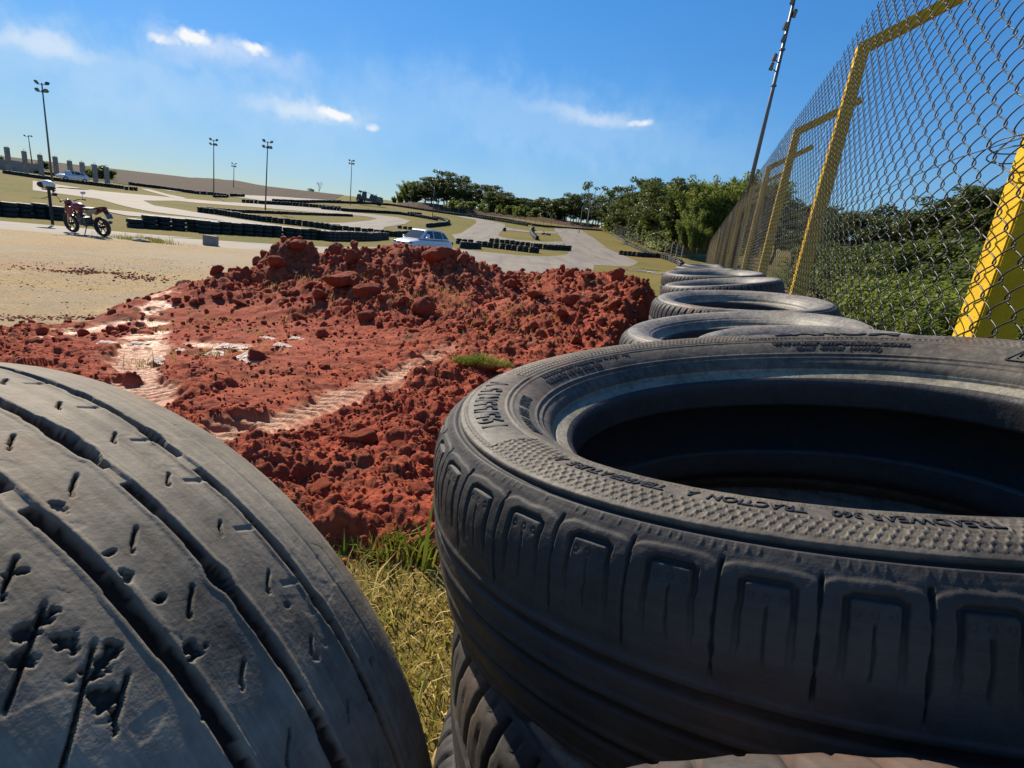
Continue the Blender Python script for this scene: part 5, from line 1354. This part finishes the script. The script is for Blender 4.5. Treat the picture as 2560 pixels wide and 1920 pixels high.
def build_car():
    root = empty('white_car')
    ST = [(-1.93, .62, .42, .80), (-1.88, .74, .33, .92), (-1.6, .80, .25, .965), (-1., .825, .22, .955), (0, .83, .21, .94), (.8, .825, .21, .925), (1.05, .82, .21, .92), (1.45, .79, .23, .86), (1.75, .75, .28, .79), (1.9, .68, .34, .70), (1.95, .56, .40, .62)]
    ns = 24; V = []; F = []
    for x, hw, zb, zt in ST:
        c = (zb + zt) / 2; hh = (zt - zb) / 2
        for k in range(ns):
            a = 2 * math.pi * k / ns; ca, sa = math.cos(a), math.sin(a)
            yy = hw * math.copysign(abs(ca) ** .38, ca); z = c + hh * math.copysign(abs(sa) ** .45, sa)
            V.append((x, yy * (1 - .05 * max(0, sa)), z))
    for i in range(len(ST) - 1):
        for k in range(ns): F.append((i * ns + k, i * ns + (k + 1) % ns, (i + 1) * ns + (k + 1) % ns, (i + 1) * ns + k))
    F += [tuple(range(ns)), tuple((len(ST) - 1) * ns + k for k in range(ns - 1, -1, -1))]
    mb = MB(); mb.add(V, F); me = mb.mesh('body', True)
    b = link('body', me, MAT['carpaint'], root); md = b.modifiers.new('sub', 'SUBSURF'); md.levels = md.render_levels = 2
    # greenhouse: belt line to roof line
    belt = [(-1.78, .60), (-1.55, .72), (-.9, .755), (0, .765), (.75, .74), (1.18, .60)]
    roof = [(-1.28, .50), (-1.1, .56), (-.75, .585), (-.1, .59), (.35, .565), (.52, .52)]
    zr = [1.30, 1.40, 1.455, 1.475, 1.45, 1.41]; zb = [.955, .955, .945, .93, .92, .915]
    V = []; F = []; n = 6
    for s_ in (-1, 1):
        for (x, y), z in zip(belt, zb): V.append((x, s_ * y, z))
        for (x, y), z in zip(roof, zr): V.append((x, s_ * y, z))
    o2 = 2 * n
    for k in range(n - 1):
        F.append((k, k + 1, n + k + 1, n + k)); F.append((o2 + k + 1, o2 + k, o2 + n + k, o2 + n + k + 1)); F.append((n + k, n + k + 1, o2 + n + k + 1, o2 + n + k))
    F.append((n - 1, o2 + n - 1, o2 + 2 * n - 1, 2 * n - 1)); F.append((0, n, o2 + n, o2))
    mb = MB(); mb.add(V, F); c = mb.build('roof', MAT['carpaint'], root, False, .03)
    def panel(name, quad, th=.012, mat='glass', parent=root):
        q = [Vector(v) for v in quad]; nrm = (q[1] - q[0]).cross(q[3] - q[0]).normalized()
        if nrm.dot(sum(q, Vector()) / 4 - Vector((0, 0, .8))) < 0: nrm = -nrm
        m = MB(); m.add([v + nrm * .004 for v in q] + [v + nrm * (.004 + th) for v in q], [(0, 1, 2, 3), (7, 6, 5, 4)] + [((i + 1) % 4, i, i + 4, (i + 1) % 4 + 4) for i in range(4)])
        return m.build(name, MAT[mat], parent, False, .003)
    def lerp3(a, b, t_): return tuple(a[i] + (b[i] - a[i]) * t_ for i in range(3))
    def sidep(x0, x1, f0, f1, s_):
        def pt(x, f):
            yb = np.interp(x, [p[0] for p in belt], [p[1] for p in belt]); zb_ = np.interp(x, [p[0] for p in belt], zb)
            return yb, zb_
        out = []
        for (xb, f) in ((x0[0], f0), (x1[0], f0), (x1[1], f1), (x0[1], f1)):
            # along the panel between belt and roof at parameter f
            u = np.linspace(0, 1, 40); best = None
            for t_ in u:
                pb = np.array([np.interp(t_ * (n - 1), range(n), [p[0] for p in belt]), np.interp(t_ * (n - 1), range(n), [p[1] for p in belt]), np.interp(t_ * (n - 1), range(n), zb)])
                pr = np.array([np.interp(t_ * (n - 1), range(n), [p[0] for p in roof]), np.interp(t_ * (n - 1), range(n), [p[1] for p in roof]), np.interp(t_ * (n - 1), range(n), zr)])
                q = pb + (pr - pb) * f
                if best is None or abs(q[0] - xb) < best[0]: best = (abs(q[0] - xb), q)
            q = best[1]; out.append((q[0], s_ * q[1], q[2]))
        return out
    for s_ in (-1, 1):
        panel('side_window', sidep((.02, .02), (.86, .42), .10, .86, s_)); panel('side_window', sidep((-.86, -.72), (-.06, -.06), .10, .86, s_)); panel('side_window', sidep((-1.38, -1.05), (-.94, -.82), .14, .80, s_))
        m = MB(); m.ell((.78, s_ * .90, .98), (.06, .09, .065)); m.build('mirror', MAT['carpaint'], root, True)
        m = MB(); m.box((.02, s_ * .838, .80), (.16, .02, .03)); m.build('door_handle', MAT['carpaint'], root, False, .006)
        m = MB(); m.ell((1.80, s_ * .55, .66), (.14, .17, .085)); m.build('headlight', MAT['lampglass'], root, True)
        m = MB(); m.box((-1.88, s_ * .64, .78), (.1, .16, .2)); m.build('tail_light', MAT['redpaint'], root, False, .02)
        for x in (-1.22, 1.2):
            Rm = Matrix.Translation((x, s_ * .74, .29)) @ Matrix.Rotation(R(90), 4, 'X')
            w = MB(); w.lathe([(.18, -.08), (.25, -.095), (.285, -.08), (.29, 0), (.285, .08), (.25, .095), (.18, .08)], 22, Rm, True); ty = w.build('wheel', MAT['rubber_plain'], root, True)
            w = MB(); w.lathe([(.02, -.09), (.17, -.085), (.185, -.05), (.185, .05), (.17, .085), (.02, .09)], 18, Rm); w.build('rim', MAT['chrome'], ty, True)
    panel('windshield', [(1.15, -.56, .94), (1.15, .56, .94), (.57, .49, 1.385), (.57, -.49, 1.385)]); panel('rear_window', [(-1.74, -.52, 1.0), (-1.74, .52, 1.0), (-1.34, .44, 1.27), (-1.34, -.44, 1.27)])
    m = MB(); m.box((1.93, 0, .60), (.05, .62, .10)); m.build('grille', MAT['blackplastic'], root, False, .02)
    m = MB(); m.box((1.915, 0, .40), (.06, .9, .12)); m.build('bumper_vent', MAT['blackplastic'], root, False, .02)
    m = MB(); m.lathe([(0, 0), (.05, .0), (.055, .008), (.05, .016), (0, .016)], 16, Matrix.Translation((1.955, 0, .62)) @ Matrix.Rotation(R(90), 4, 'Y')); m.build('badge', MAT['chrome'], root, True)
    return root
car = build_car()
roofp = at_y(*z3(1150, 812), 32.5); vd = math.atan2(roofp[1], roofp[0])
car.location = (roofp[0], roofp[1], roofp[2] - 1.53); car.rotation_euler = (0, 0, vd + math.pi - R(40)); tag(car, 'white hatchback half hidden behind the red clay heap', 'car')
c2 = copy_tree(car); b = at_y(*z1(606, 1000), 84); c2.location = (b[0], b[1], b[2] - .1); c2.rotation_euler = (0, 0, math.atan2(b[1], b[0]) + math.pi - R(68)); tag(c2, 'small distant white car parked by the concrete columns at upper left', 'car')

# ------------------------------------------------------------------ motorcycle
def build_bike():
    root = empty('motorcycle')
    MAT['tan'] = simple('cream_plastic', (.30, .26, .20), .45, 0, .15, 6)
    for nm, x, rr, wd in (('wheel', 0, .305, .065), ('wheel', 1.3, .30, .05)):
        Rm = Matrix.Translation((x, 0, rr)) @ Matrix.Rotation(R(90), 4, 'X')
        w = MB(); w.lathe([(rr - .075, -wd * .8), (rr - .03, -wd), (rr - .008, -wd * .6), (rr, 0), (rr - .008, wd * .6), (rr - .03, wd), (rr - .075, wd * .8)], 30, Rm, True); wh = w.build(nm, MAT['rubber_plain'], root, True)
        w = MB(); w.lathe([(rr - .1, -.03), (rr - .07, -.04), (rr - .07, .04), (rr - .1, .03)], 30, Rm, True); w.lathe([(.0, -.06), (.05, -.06), (.05, .06), (0, .06)], 14, Rm)
        for k in range(6):
            a = k * math.pi / 3; w.tube([(x + .04 * math.cos(a), 0, rr + .04 * math.sin(a)), (x + (rr - .09) * math.cos(a), 0, rr + (rr - .09) * math.sin(a))], .014, 5)
        w.build('rim', MAT['blackplastic'], wh)
    MB().tube([(1.3, .09, .3), (1.12, .09, .82)], .026, 8).tube([(1.3, -.09, .3), (1.12, -.09, .82)], .026, 8).build('front_fork', MAT['chrome'], root, True)
    m = MB(); m.ell((.82, 0, .84), (.27, .15, .13)); m.build('fuel_tank', MAT['redpaint'], root, True)
    for s_ in (-1, 1):
        m = MB(); m.prism([(1.12, .88), (1.2, .72), (1.0, .52), (.86, .66), (.9, .84)], s_ * .15, s_ * .185); m.build('tank_shroud', MAT['redpaint'], root, False, .01)
        m = MB(); m.prism([(.5, .74), (.2, .82), (-.12, .86), (-.05, .76), (.3, .62)], s_ * .10, s_ * .13); m.build('side_panel', MAT['tan'], root, False, .008)
        m = MB(); m.tube([(1.08, s_ * .08, .98), (1.04, s_ * .3, 1.04), (.98, s_ * .38, 1.02)], .014, 7); hb = m.build('handlebar', MAT['blackplastic'], root, True)
        m = MB(); m.tube([(1.02, s_ * .33, 1.03), (1.06, s_ * .4, 1.17)], .008, 5); m.ell((1.06, s_ * .43, 1.21), (.025, .085, .05)); m.build('mirror', MAT['whitepaint' if s_ < 0 else 'blackplastic'], hb, True)
        m = MB(); m.tube([(1.02, s_ * .30, 1.03), (.96, s_ * .40, 1.0)], .02, 7); m.build('grip', MAT['rubber_plain'], hb, True)
    m = MB(); m.prism([(.62, .80), (.2, .80), (-.22, .90), (-.2, .93), (.15, .86), (.58, .85)], -.11, .11); m.build('seat', MAT['blackplastic'], root, False, .02)
    m = MB(); m.prism([(.02, .80), (-.32, .88), (-.3, .93), (0, .86)], -.08, .08); m.build('tail', MAT['redpaint'], root, False, .015)
    m = MB(); m.prism([(-.22, .86), (-.4, .60), (-.43, .61), (-.28, .88)], -.07, .07); m.build('rear_fender', MAT['blackplastic'], root, False, .006)
    m = MB(); m.box((-.40, 0, .66), (.012, .2, .15), Matrix.Rotation(.4, 3, 'Y')); pl = m.build('number_plate', MAT['steel'], root, False, .003)
    m = MB(); m.ell((-.33, 0, .83), (.05, .07, .03)); m.build('tail_light', MAT['redpaint'], root, True)
    m = MB(); m.box((.66, 0, .42), (.34, .22, .26)); m.lathe([(.11, -.13), (.12, -.1), (.12, .1), (.11, .13)], 16, Matrix.Translation((.56, 0, .40)) @ Matrix.Rotation(R(90), 4, 'X')); m.box((.8, 0, .56), (.16, .16, .2), Matrix.Rotation(-.5, 3, 'Y')); m.build('engine', MAT['lamp'], root, False, .02)
    m = MB(); m.tube([(1.1, 0, .9), (.95, 0, .45), (.7, 0, .26), (.4, 0, .32), (.35, 0, .75), (1.08, 0, .88)], .03, 7); m.tube([(.38, 0, .72), (-.2, .06, .82)], .02, 6); m.build('frame', MAT['blackplastic'], root, True)
    m = MB(); m.tube([(.42, .09, .34), (0, .09, .305)], .028, 6).tube([(.42, -.09, .34), (0, -.09, .305)], .028, 6); m.build('swingarm', MAT['blackplastic'], root, True)
    m = MB(); m.tube([(.85, -.1, .5), (.86, -.13, .28), (.5, -.15, .25), (.2, -.16, .34), (-.2, -.17, .45)], [.022, .022, .03, .05, .05], 9); m.build('exhaust', MAT['lamp'], root, True)
    m = MB(); m.ell((1.2, 0, .92), (.08, .12, .12)); m.build('headlight', MAT['redpaint'], root, True)
    m = MB(); m.prism([(1.52, .5), (1.3, .64), (1.08, .56), (1.1, .53), (1.3, .61), (1.5, .48)], -.055, .055); m.build('front_fender', MAT['redpaint'], root, False, .006)
    m = MB(); m.tube([(.5, .12, .28), (.44, .30, .02), (.40, .33, .01)], .013, 6); m.build('kickstand', MAT['blackplastic'], root, True)
    return root
bike = build_bike(); rw = hit(*z1(868, 1470)); fw = hit(*z1(572, 1428))
yaw = math.atan2(fw[1] - rw[1], fw[0] - rw[0]); bike.location = (rw[0], rw[1], rw[2] + .012); bike.rotation_euler = (R(-9) * -1 * -1, 0, yaw); print('wheelbase', np.linalg.norm(fw - rw))
tag(bike, 'red motorcycle leaning on its kickstand at the edge of the sandy yard', 'motorcycle')
# marshal post behind it: dark upright with a black and white helmet shaped top
d = 19.5; b = at_y(*z1(432, 1320), d); tp = at_y(*z1(425, 1080), d); h = tp[2] - b[2]
root = empty('post', b); tag(root, 'dark post standing behind the motorcycle with a helmet on its top', 'post')
m = MB(); m.box((0, 0, h / 2 - .1), (.075, .075, h + .2)); m.build('shaft', MAT['blackplastic'], root, False, .01); m = MB(); m.box((0, 0, h + .01), (.4, .16, .04)); m.build('cross_bar', MAT['blackplastic'], root, False, .01)
hp = empty('helmet', (b[0] - .05, b[1], tp[2] + .16)); tag(hp, 'black and white helmet sitting on the dark post behind the motorcycle', 'helmet')
m = MB(); m.ell((.02, 0, .02), (.26, .17, .15), None, 20, 12); m.build('shell', MAT['whitepaint'], hp, True); m = MB(); m.ell((-.10, -.03, 0), (.19, .165, .12), None, 18, 10); m.build('visor', MAT['blackplastic'], hp, True); m = MB(); m.ell((.14, -.02, -.08), (.16, .14, .06), None, 16, 8); m.build('chin_bar', MAT['blackplastic'], hp, True)

# ------------------------------------------------------------------ hilltop machine
d = 150; b = at_y(*z3(640, 590), d); e1 = at_y(*z3(500, 590), d); e2 = at_y(*z3(770, 600), d); L = e2[0] - e1[0]
tr = empty('truck', b); tag(tr, 'dark work truck with raised equipment parked on the skyline', 'truck'); s_ = L / 8. * .9
tr.scale = (s_,) * 3; tr.rotation_euler = (0, R(4), 0)
m = MB(); m.box((0, 0, .85), (7.8, 2, .3)); m.box((-1.0, 0, 1.25), (5.4, 2.1, .5)); m.build('chassis', MAT['lamp'], tr, False, .03)
for x in (-3.2, -2.2, 2.8):
    for sy in (-1, 1):
        m = MB(); m.lathe([(.2, -.15), (.5, -.17), (.52, 0), (.5, .17), (.2, .15)], 18, Matrix.Translation((x, sy * .95, .5)) @ Matrix.Rotation(R(90), 4, 'X'), True); m.build('wheel', MAT['rubber_plain'], tr, True)
m = MB(); m.prism([(2.2, .9), (3.8, .9), (3.8, 1.7), (3.5, 2.5), (2.3, 2.5)], -1, 1); cb = m.build('cab', simple('olive_cab_paint', (.12, .14, .10), .5), tr, False, .05)
m = MB(); m.prism([(2.6, 1.7), (3.62, 1.7), (3.4, 2.35), (2.6, 2.35)], -1.02, 1.02); m.build('cab_window', MAT['glass'], cb)
for x, z, w, h in ((-3.1, 3.1, 1., .5), (.5, 2.7, .9, .45)):
    m = MB(); m.tube([(x, 0, 1.3), (x, 0, z)], .07, 6); m.box((x, 0, z), (w, .3, h)); m.build('work_lamp', MAT['lamp'], tr, False, .03)
for x, w, h in ((-1.8, 1.2, 1.9), (-3.3, 1., .9), (.6, 1.3, 1.1), (1.6, .8, 1.4)):
    m = MB(); m.box((x, 0, 1.4 + h / 2), (w, 1.7, h), None, .75); m.tube([(x, .3, 1.4 + h), (x + .3, .3, 1.9 + h)], .06, 5); m.build('equipment', MAT['lamp'], tr, False, .05)
m = MB(); m.tube([(-2, 0, 3), (-.6, 0, 3.1), (1.4, 0, 2.6)], .06, 5); m.build('boom', MAT['lamp'], tr)

# ------------------------------------------------------------------ planks, blocks, rubble, karts
MAT['plank'] = simple('bleached_wood', (.52, .45, .35), .8, 0, .25, 6, .2)
for i, (X, Y, L, a) in enumerate([(1225, 1020, 1.1, -.2), (1262, 1032, 1.2, -.35), (1300, 1030, 1.3, -.1), (1330, 1044, 1.3, .1), (1365, 1020, 1.4, -.5), (1385, 1040, 1.2, -.3), (1420, 1048, 1.2, -.25), (1450, 1055, 1.3, -.15), (1490, 1062, 1.2, -.2), (1350, 1012, 1., -.6), (1555, 1078, .8, -.2), (1410, 1030, 1.2, .2)]):
    p = hit(*z4(X, Y)); o = MB().box((0, 0, 0), (L, .17, .035)).build('plank', MAT['plank'], None, False, .006)
    o.location = (p[0], p[1], p[2] + .05 + .025 * (i % 4)); o.rotation_euler = (random.uniform(-.1, .1), random.uniform(-.08, .08), a); tag(o, 'pale wooden plank in the loose pile on the grass near the fence', 'plank', 'planks on the grass')
p = hit(*z2(1020, 1158)); o = MB().box((0, 0, .17), (.40, .3, .34)).box((0, -.152, .17), (.3, .01, .22)).build('concrete_block', MAT['concrete'], None, False, .012); o.location = p; o.rotation_euler = (0, .05, .15); tag(o, 'grey concrete block standing alone at the edge of the road', 'block')
p = hit(*z2(500, 1125)); o = MB().box((0, 0, .06), (.55, .3, .14), None, .8).build('kerb_stone', MAT['concrete'], None, False, .02); o.location = p; o.rotation_euler = (0, .1, .2); tag(o, 'broken grey kerb stone lying beside the heap of weeds', 'kerb stone')
p = hit(*z2(385, 1125)); V, F = lump_mesh(55, 3, .5); me = np_mesh('rubble', V * (.36, .2, .14), F); o = link('rubble', me, MAT['concrete']); o.location = (p[0], p[1], p[2] + .05); tag(o, 'small lump of rubble among weeds at the roadside near the motorcycle', 'rubble')
q = rng.normal(0, 1, (700, 2)) * (.55, .14) + np.array(hit(*z2(400, 1120))[:2])
gm = blades(0, (q[:, 0], q[:, 1]), .06, .24, .007, .55, 'weeds', None); o = link('weeds', gm, MAT['grass']); tag(o, 'dry weeds growing round the roadside rubble', 'weeds', kind='stuff')
def kart(fn, X, Y, a, label):
    p = hit(*fn(X, Y)); root = empty('kart', (p[0], p[1], p[2]), (0, 0, a)); tag(root, label, 'kart')
    m = MB(); m.box((0, 0, .14), (1.7, .7, .08)); m.box((.8, 0, .2), (.25, 1.1, .2), None, .8); m.box((-.05, .55, .2), (.9, .2, .2)); m.box((-.05, -.55, .2), (.9, .2, .2)); m.build('chassis', MAT['blackplastic'], root, False, .03)
    m = MB(); m.box((-.35, 0, .4), (.12, .42, .5), Matrix.Rotation(-.3, 3, 'Y')); m.box((-.1, 0, .2), (.45, .4, .08)); m.build('seat', MAT['blackplastic'], root, False, .03)
    m = MB(); m.tube([(.5, 0, .2), (.25, 0, .5)], .03, 6); m.build('steering_wheel', MAT['blackplastic'], root)
    for x in (-.6, .6):
        for sy in (-1, 1):
            m = MB(); m.lathe([(.06, -.08), (.13, -.09), (.14, 0), (.13, .09), (.06, .08)], 14, Matrix.Translation((x, sy * .6, .14)) @ Matrix.Rotation(R(90), 4, 'X'), True); m.build('wheel', MAT['rubber_plain'], root, True)
kart(z4, 420, 690, .1, 'dark kart standing on the side road beyond the oval lawn')
# ------------------------------------------------------------------ light
SAZ, SEL = R(-37), R(38)
sd = bpy.data.lights.new('sun', 'SUN'); so = bpy.data.objects.new('sun', sd); COL.objects.link(so)
sd.energy = 5.0; sd.angle = R(.5); sd.color = (1, .89, .73)
dirv = Vector((math.sin(SAZ) * math.cos(SEL), math.cos(SAZ) * math.cos(SEL), math.sin(SEL)))
so.rotation_mode = 'QUATERNION'; so.rotation_quaternion = dirv.to_track_quat('Z', 'Y'); so.location = (0, 0, 50)
w = bpy.data.worlds.new('World'); scene.world = w; w.use_nodes = True
EXPO = .6; SKYK = .104
class WT(NT):
    def __init__(s): s.t = w.node_tree; s.t.nodes.clear(); s.out = s.n('ShaderNodeOutputWorld')
t = WT()
sky = t.n('ShaderNodeTexSky'); sky.sky_type = 'NISHITA'; sky.sun_disc = False; sky.sun_elevation = SEL; sky.sun_rotation = SAZ
sky.air_density = 1.0; sky.dust_density = .1; sky.ozone_density = 4.0; sky.altitude = 800
hs = t.n('ShaderNodeHueSaturation'); hs.inputs['Saturation'].default_value = 1.27; hs.inputs['Value'].default_value = 1.0; t.l(sky.outputs[0], hs.inputs['Color'])
bw = t.n('ShaderNodeRGBToBW'); t.l(hs.outputs[0], bw.inputs[0])
fac = t.math('DIVIDE', 1.22, t.math('ADD', 1., t.math('MULTIPLY', bw.outputs[0], 1.25 * SKYK * 2 ** EXPO)))
vs = t.n('ShaderNodeVectorMath', operation='SCALE'); t.l(hs.outputs[0], vs.inputs[0]); t.l(fac, vs.inputs['Scale'])
col = vs.outputs[0]
dv = t.coord('Generated')
def dot(vec, c):
    nd = t.n('ShaderNodeVectorMath', operation='DOT_PRODUCT'); t.l(vec, nd.inputs[0]); nd.inputs[1].default_value = tuple(float(q) for q in c); return nd.outputs['Value']
WHITE = tuple(q / (SKYK * 2 ** EXPO) for q in (.93, .95, .97)); HAZE = tuple(q / (SKYK * 2 ** EXPO) for q in (.46, .68, .93))
NZ = {k: t.noise(dv, k, dt, .62, .3) for k, dt in ((5, 4), (15, 5), (40, 6))}
nzc = t.noise(dv, 22, 4, .6, 0, 'Color')
def cloud(px, py, wpx, hpx, ang, amt, colr, sc, lo, hi, col):
    """a cloud in the direction it has in the sky; wpx and hpx are its half sizes"""
    c = ray(px, py); a = ray(px + 50 * math.cos(R(ang)), py + 50 * math.sin(R(ang))); a = a - c * (a @ c); a /= np.linalg.norm(a); b = np.cross(c, a)
    k = float((ray(px, py) @ _f)) / FPX
    wv = t.n('ShaderNodeVectorMath', operation='ADD')
    sub = t.n('ShaderNodeVectorMath', operation='MULTIPLY_ADD'); t.l(nzc, sub.inputs[0]); q = 2.2 * hpx * k; sub.inputs[1].default_value = (q,) * 3; sub.inputs[2].default_value = (-q / 2,) * 3
    t.l(dv, wv.inputs[0]); t.l(sub.outputs[0], wv.inputs[1]); v = wv.outputs[0]
    u_ = t.math('MULTIPLY', dot(v, a), 1 / (wpx * k)); v_ = t.math('MULTIPLY', dot(v, b), 1 / (hpx * k))
    r2 = t.math('ADD', t.math('MULTIPLY', u_, u_), t.math('MULTIPLY', v_, v_))
    g = t.math('POWER', 2.718, t.math('MULTIPLY', r2, -1.))
    g = t.math('MULTIPLY', g, t.math('GREATER_THAN', dot(dv, c), .2))
    m = t.math('ADD', g, t.math('MULTIPLY', t.math('SUBTRACT', NZ[sc], .5), 1.5))
    m = t.math('MULTIPLY', t.ramp(m, [(lo, 0.), (hi, 1.)]), t.math('MULTIPLY', t.math('POWER', g, .6), amt), clamp=True)
    return t.mix(m, col, colr)
for q in [(150, 160, 620, 100, 8, .5, HAZE, 5, -.3, .9), (640, 270, 560, 95, 12, .48, HAZE, 5, -.3, .9), (1350, 300, 560, 90, 10, .42, HAZE, 5, -.3, .9), (500, 380, 1100, 80, 8, .28, HAZE, 5, .0, .9),
          (120, 115, 150, 32, 12, .45, WHITE, 15, .3, 1.1), (560, 130, 190, 45, 14, .45, WHITE, 15, .3, 1.1), (760, 272, 170, 30, 8, .5, WHITE, 15, .3, 1.1), (1500, 295, 170, 26, 10, .4, WHITE, 15, .3, 1.1),
          (400, 96, 46, 17, 10, .9, WHITE, 40, .45, .95), (487, 94, 48, 26, 18, 1.3, WHITE, 40, .38, .85), (635, 124, 52, 20, 20, 1.1, WHITE, 40, .42, .9), (838, 281, 50, 17, 12, 1.2, WHITE, 40, .38, .85), (930, 317, 26, 12, 10, .7, WHITE, 40, .4, .9), (1603, 306, 40, 11, -6, .9, WHITE, 40, .4, .9)]:
    col = cloud(*q, col)
bg = t.n('ShaderNodeBackground'); t.l(col, bg.inputs[0]); bg.inputs[1].default_value = SKYK
t.l(bg.outputs[0], t.out.inputs['Surface'])
scene.view_settings.view_transform = 'Standard'; scene.view_settings.look = 'None'; scene.view_settings.gamma = 1; scene.view_settings.exposure = EXPO
scene.cycles.max_bounces = 6
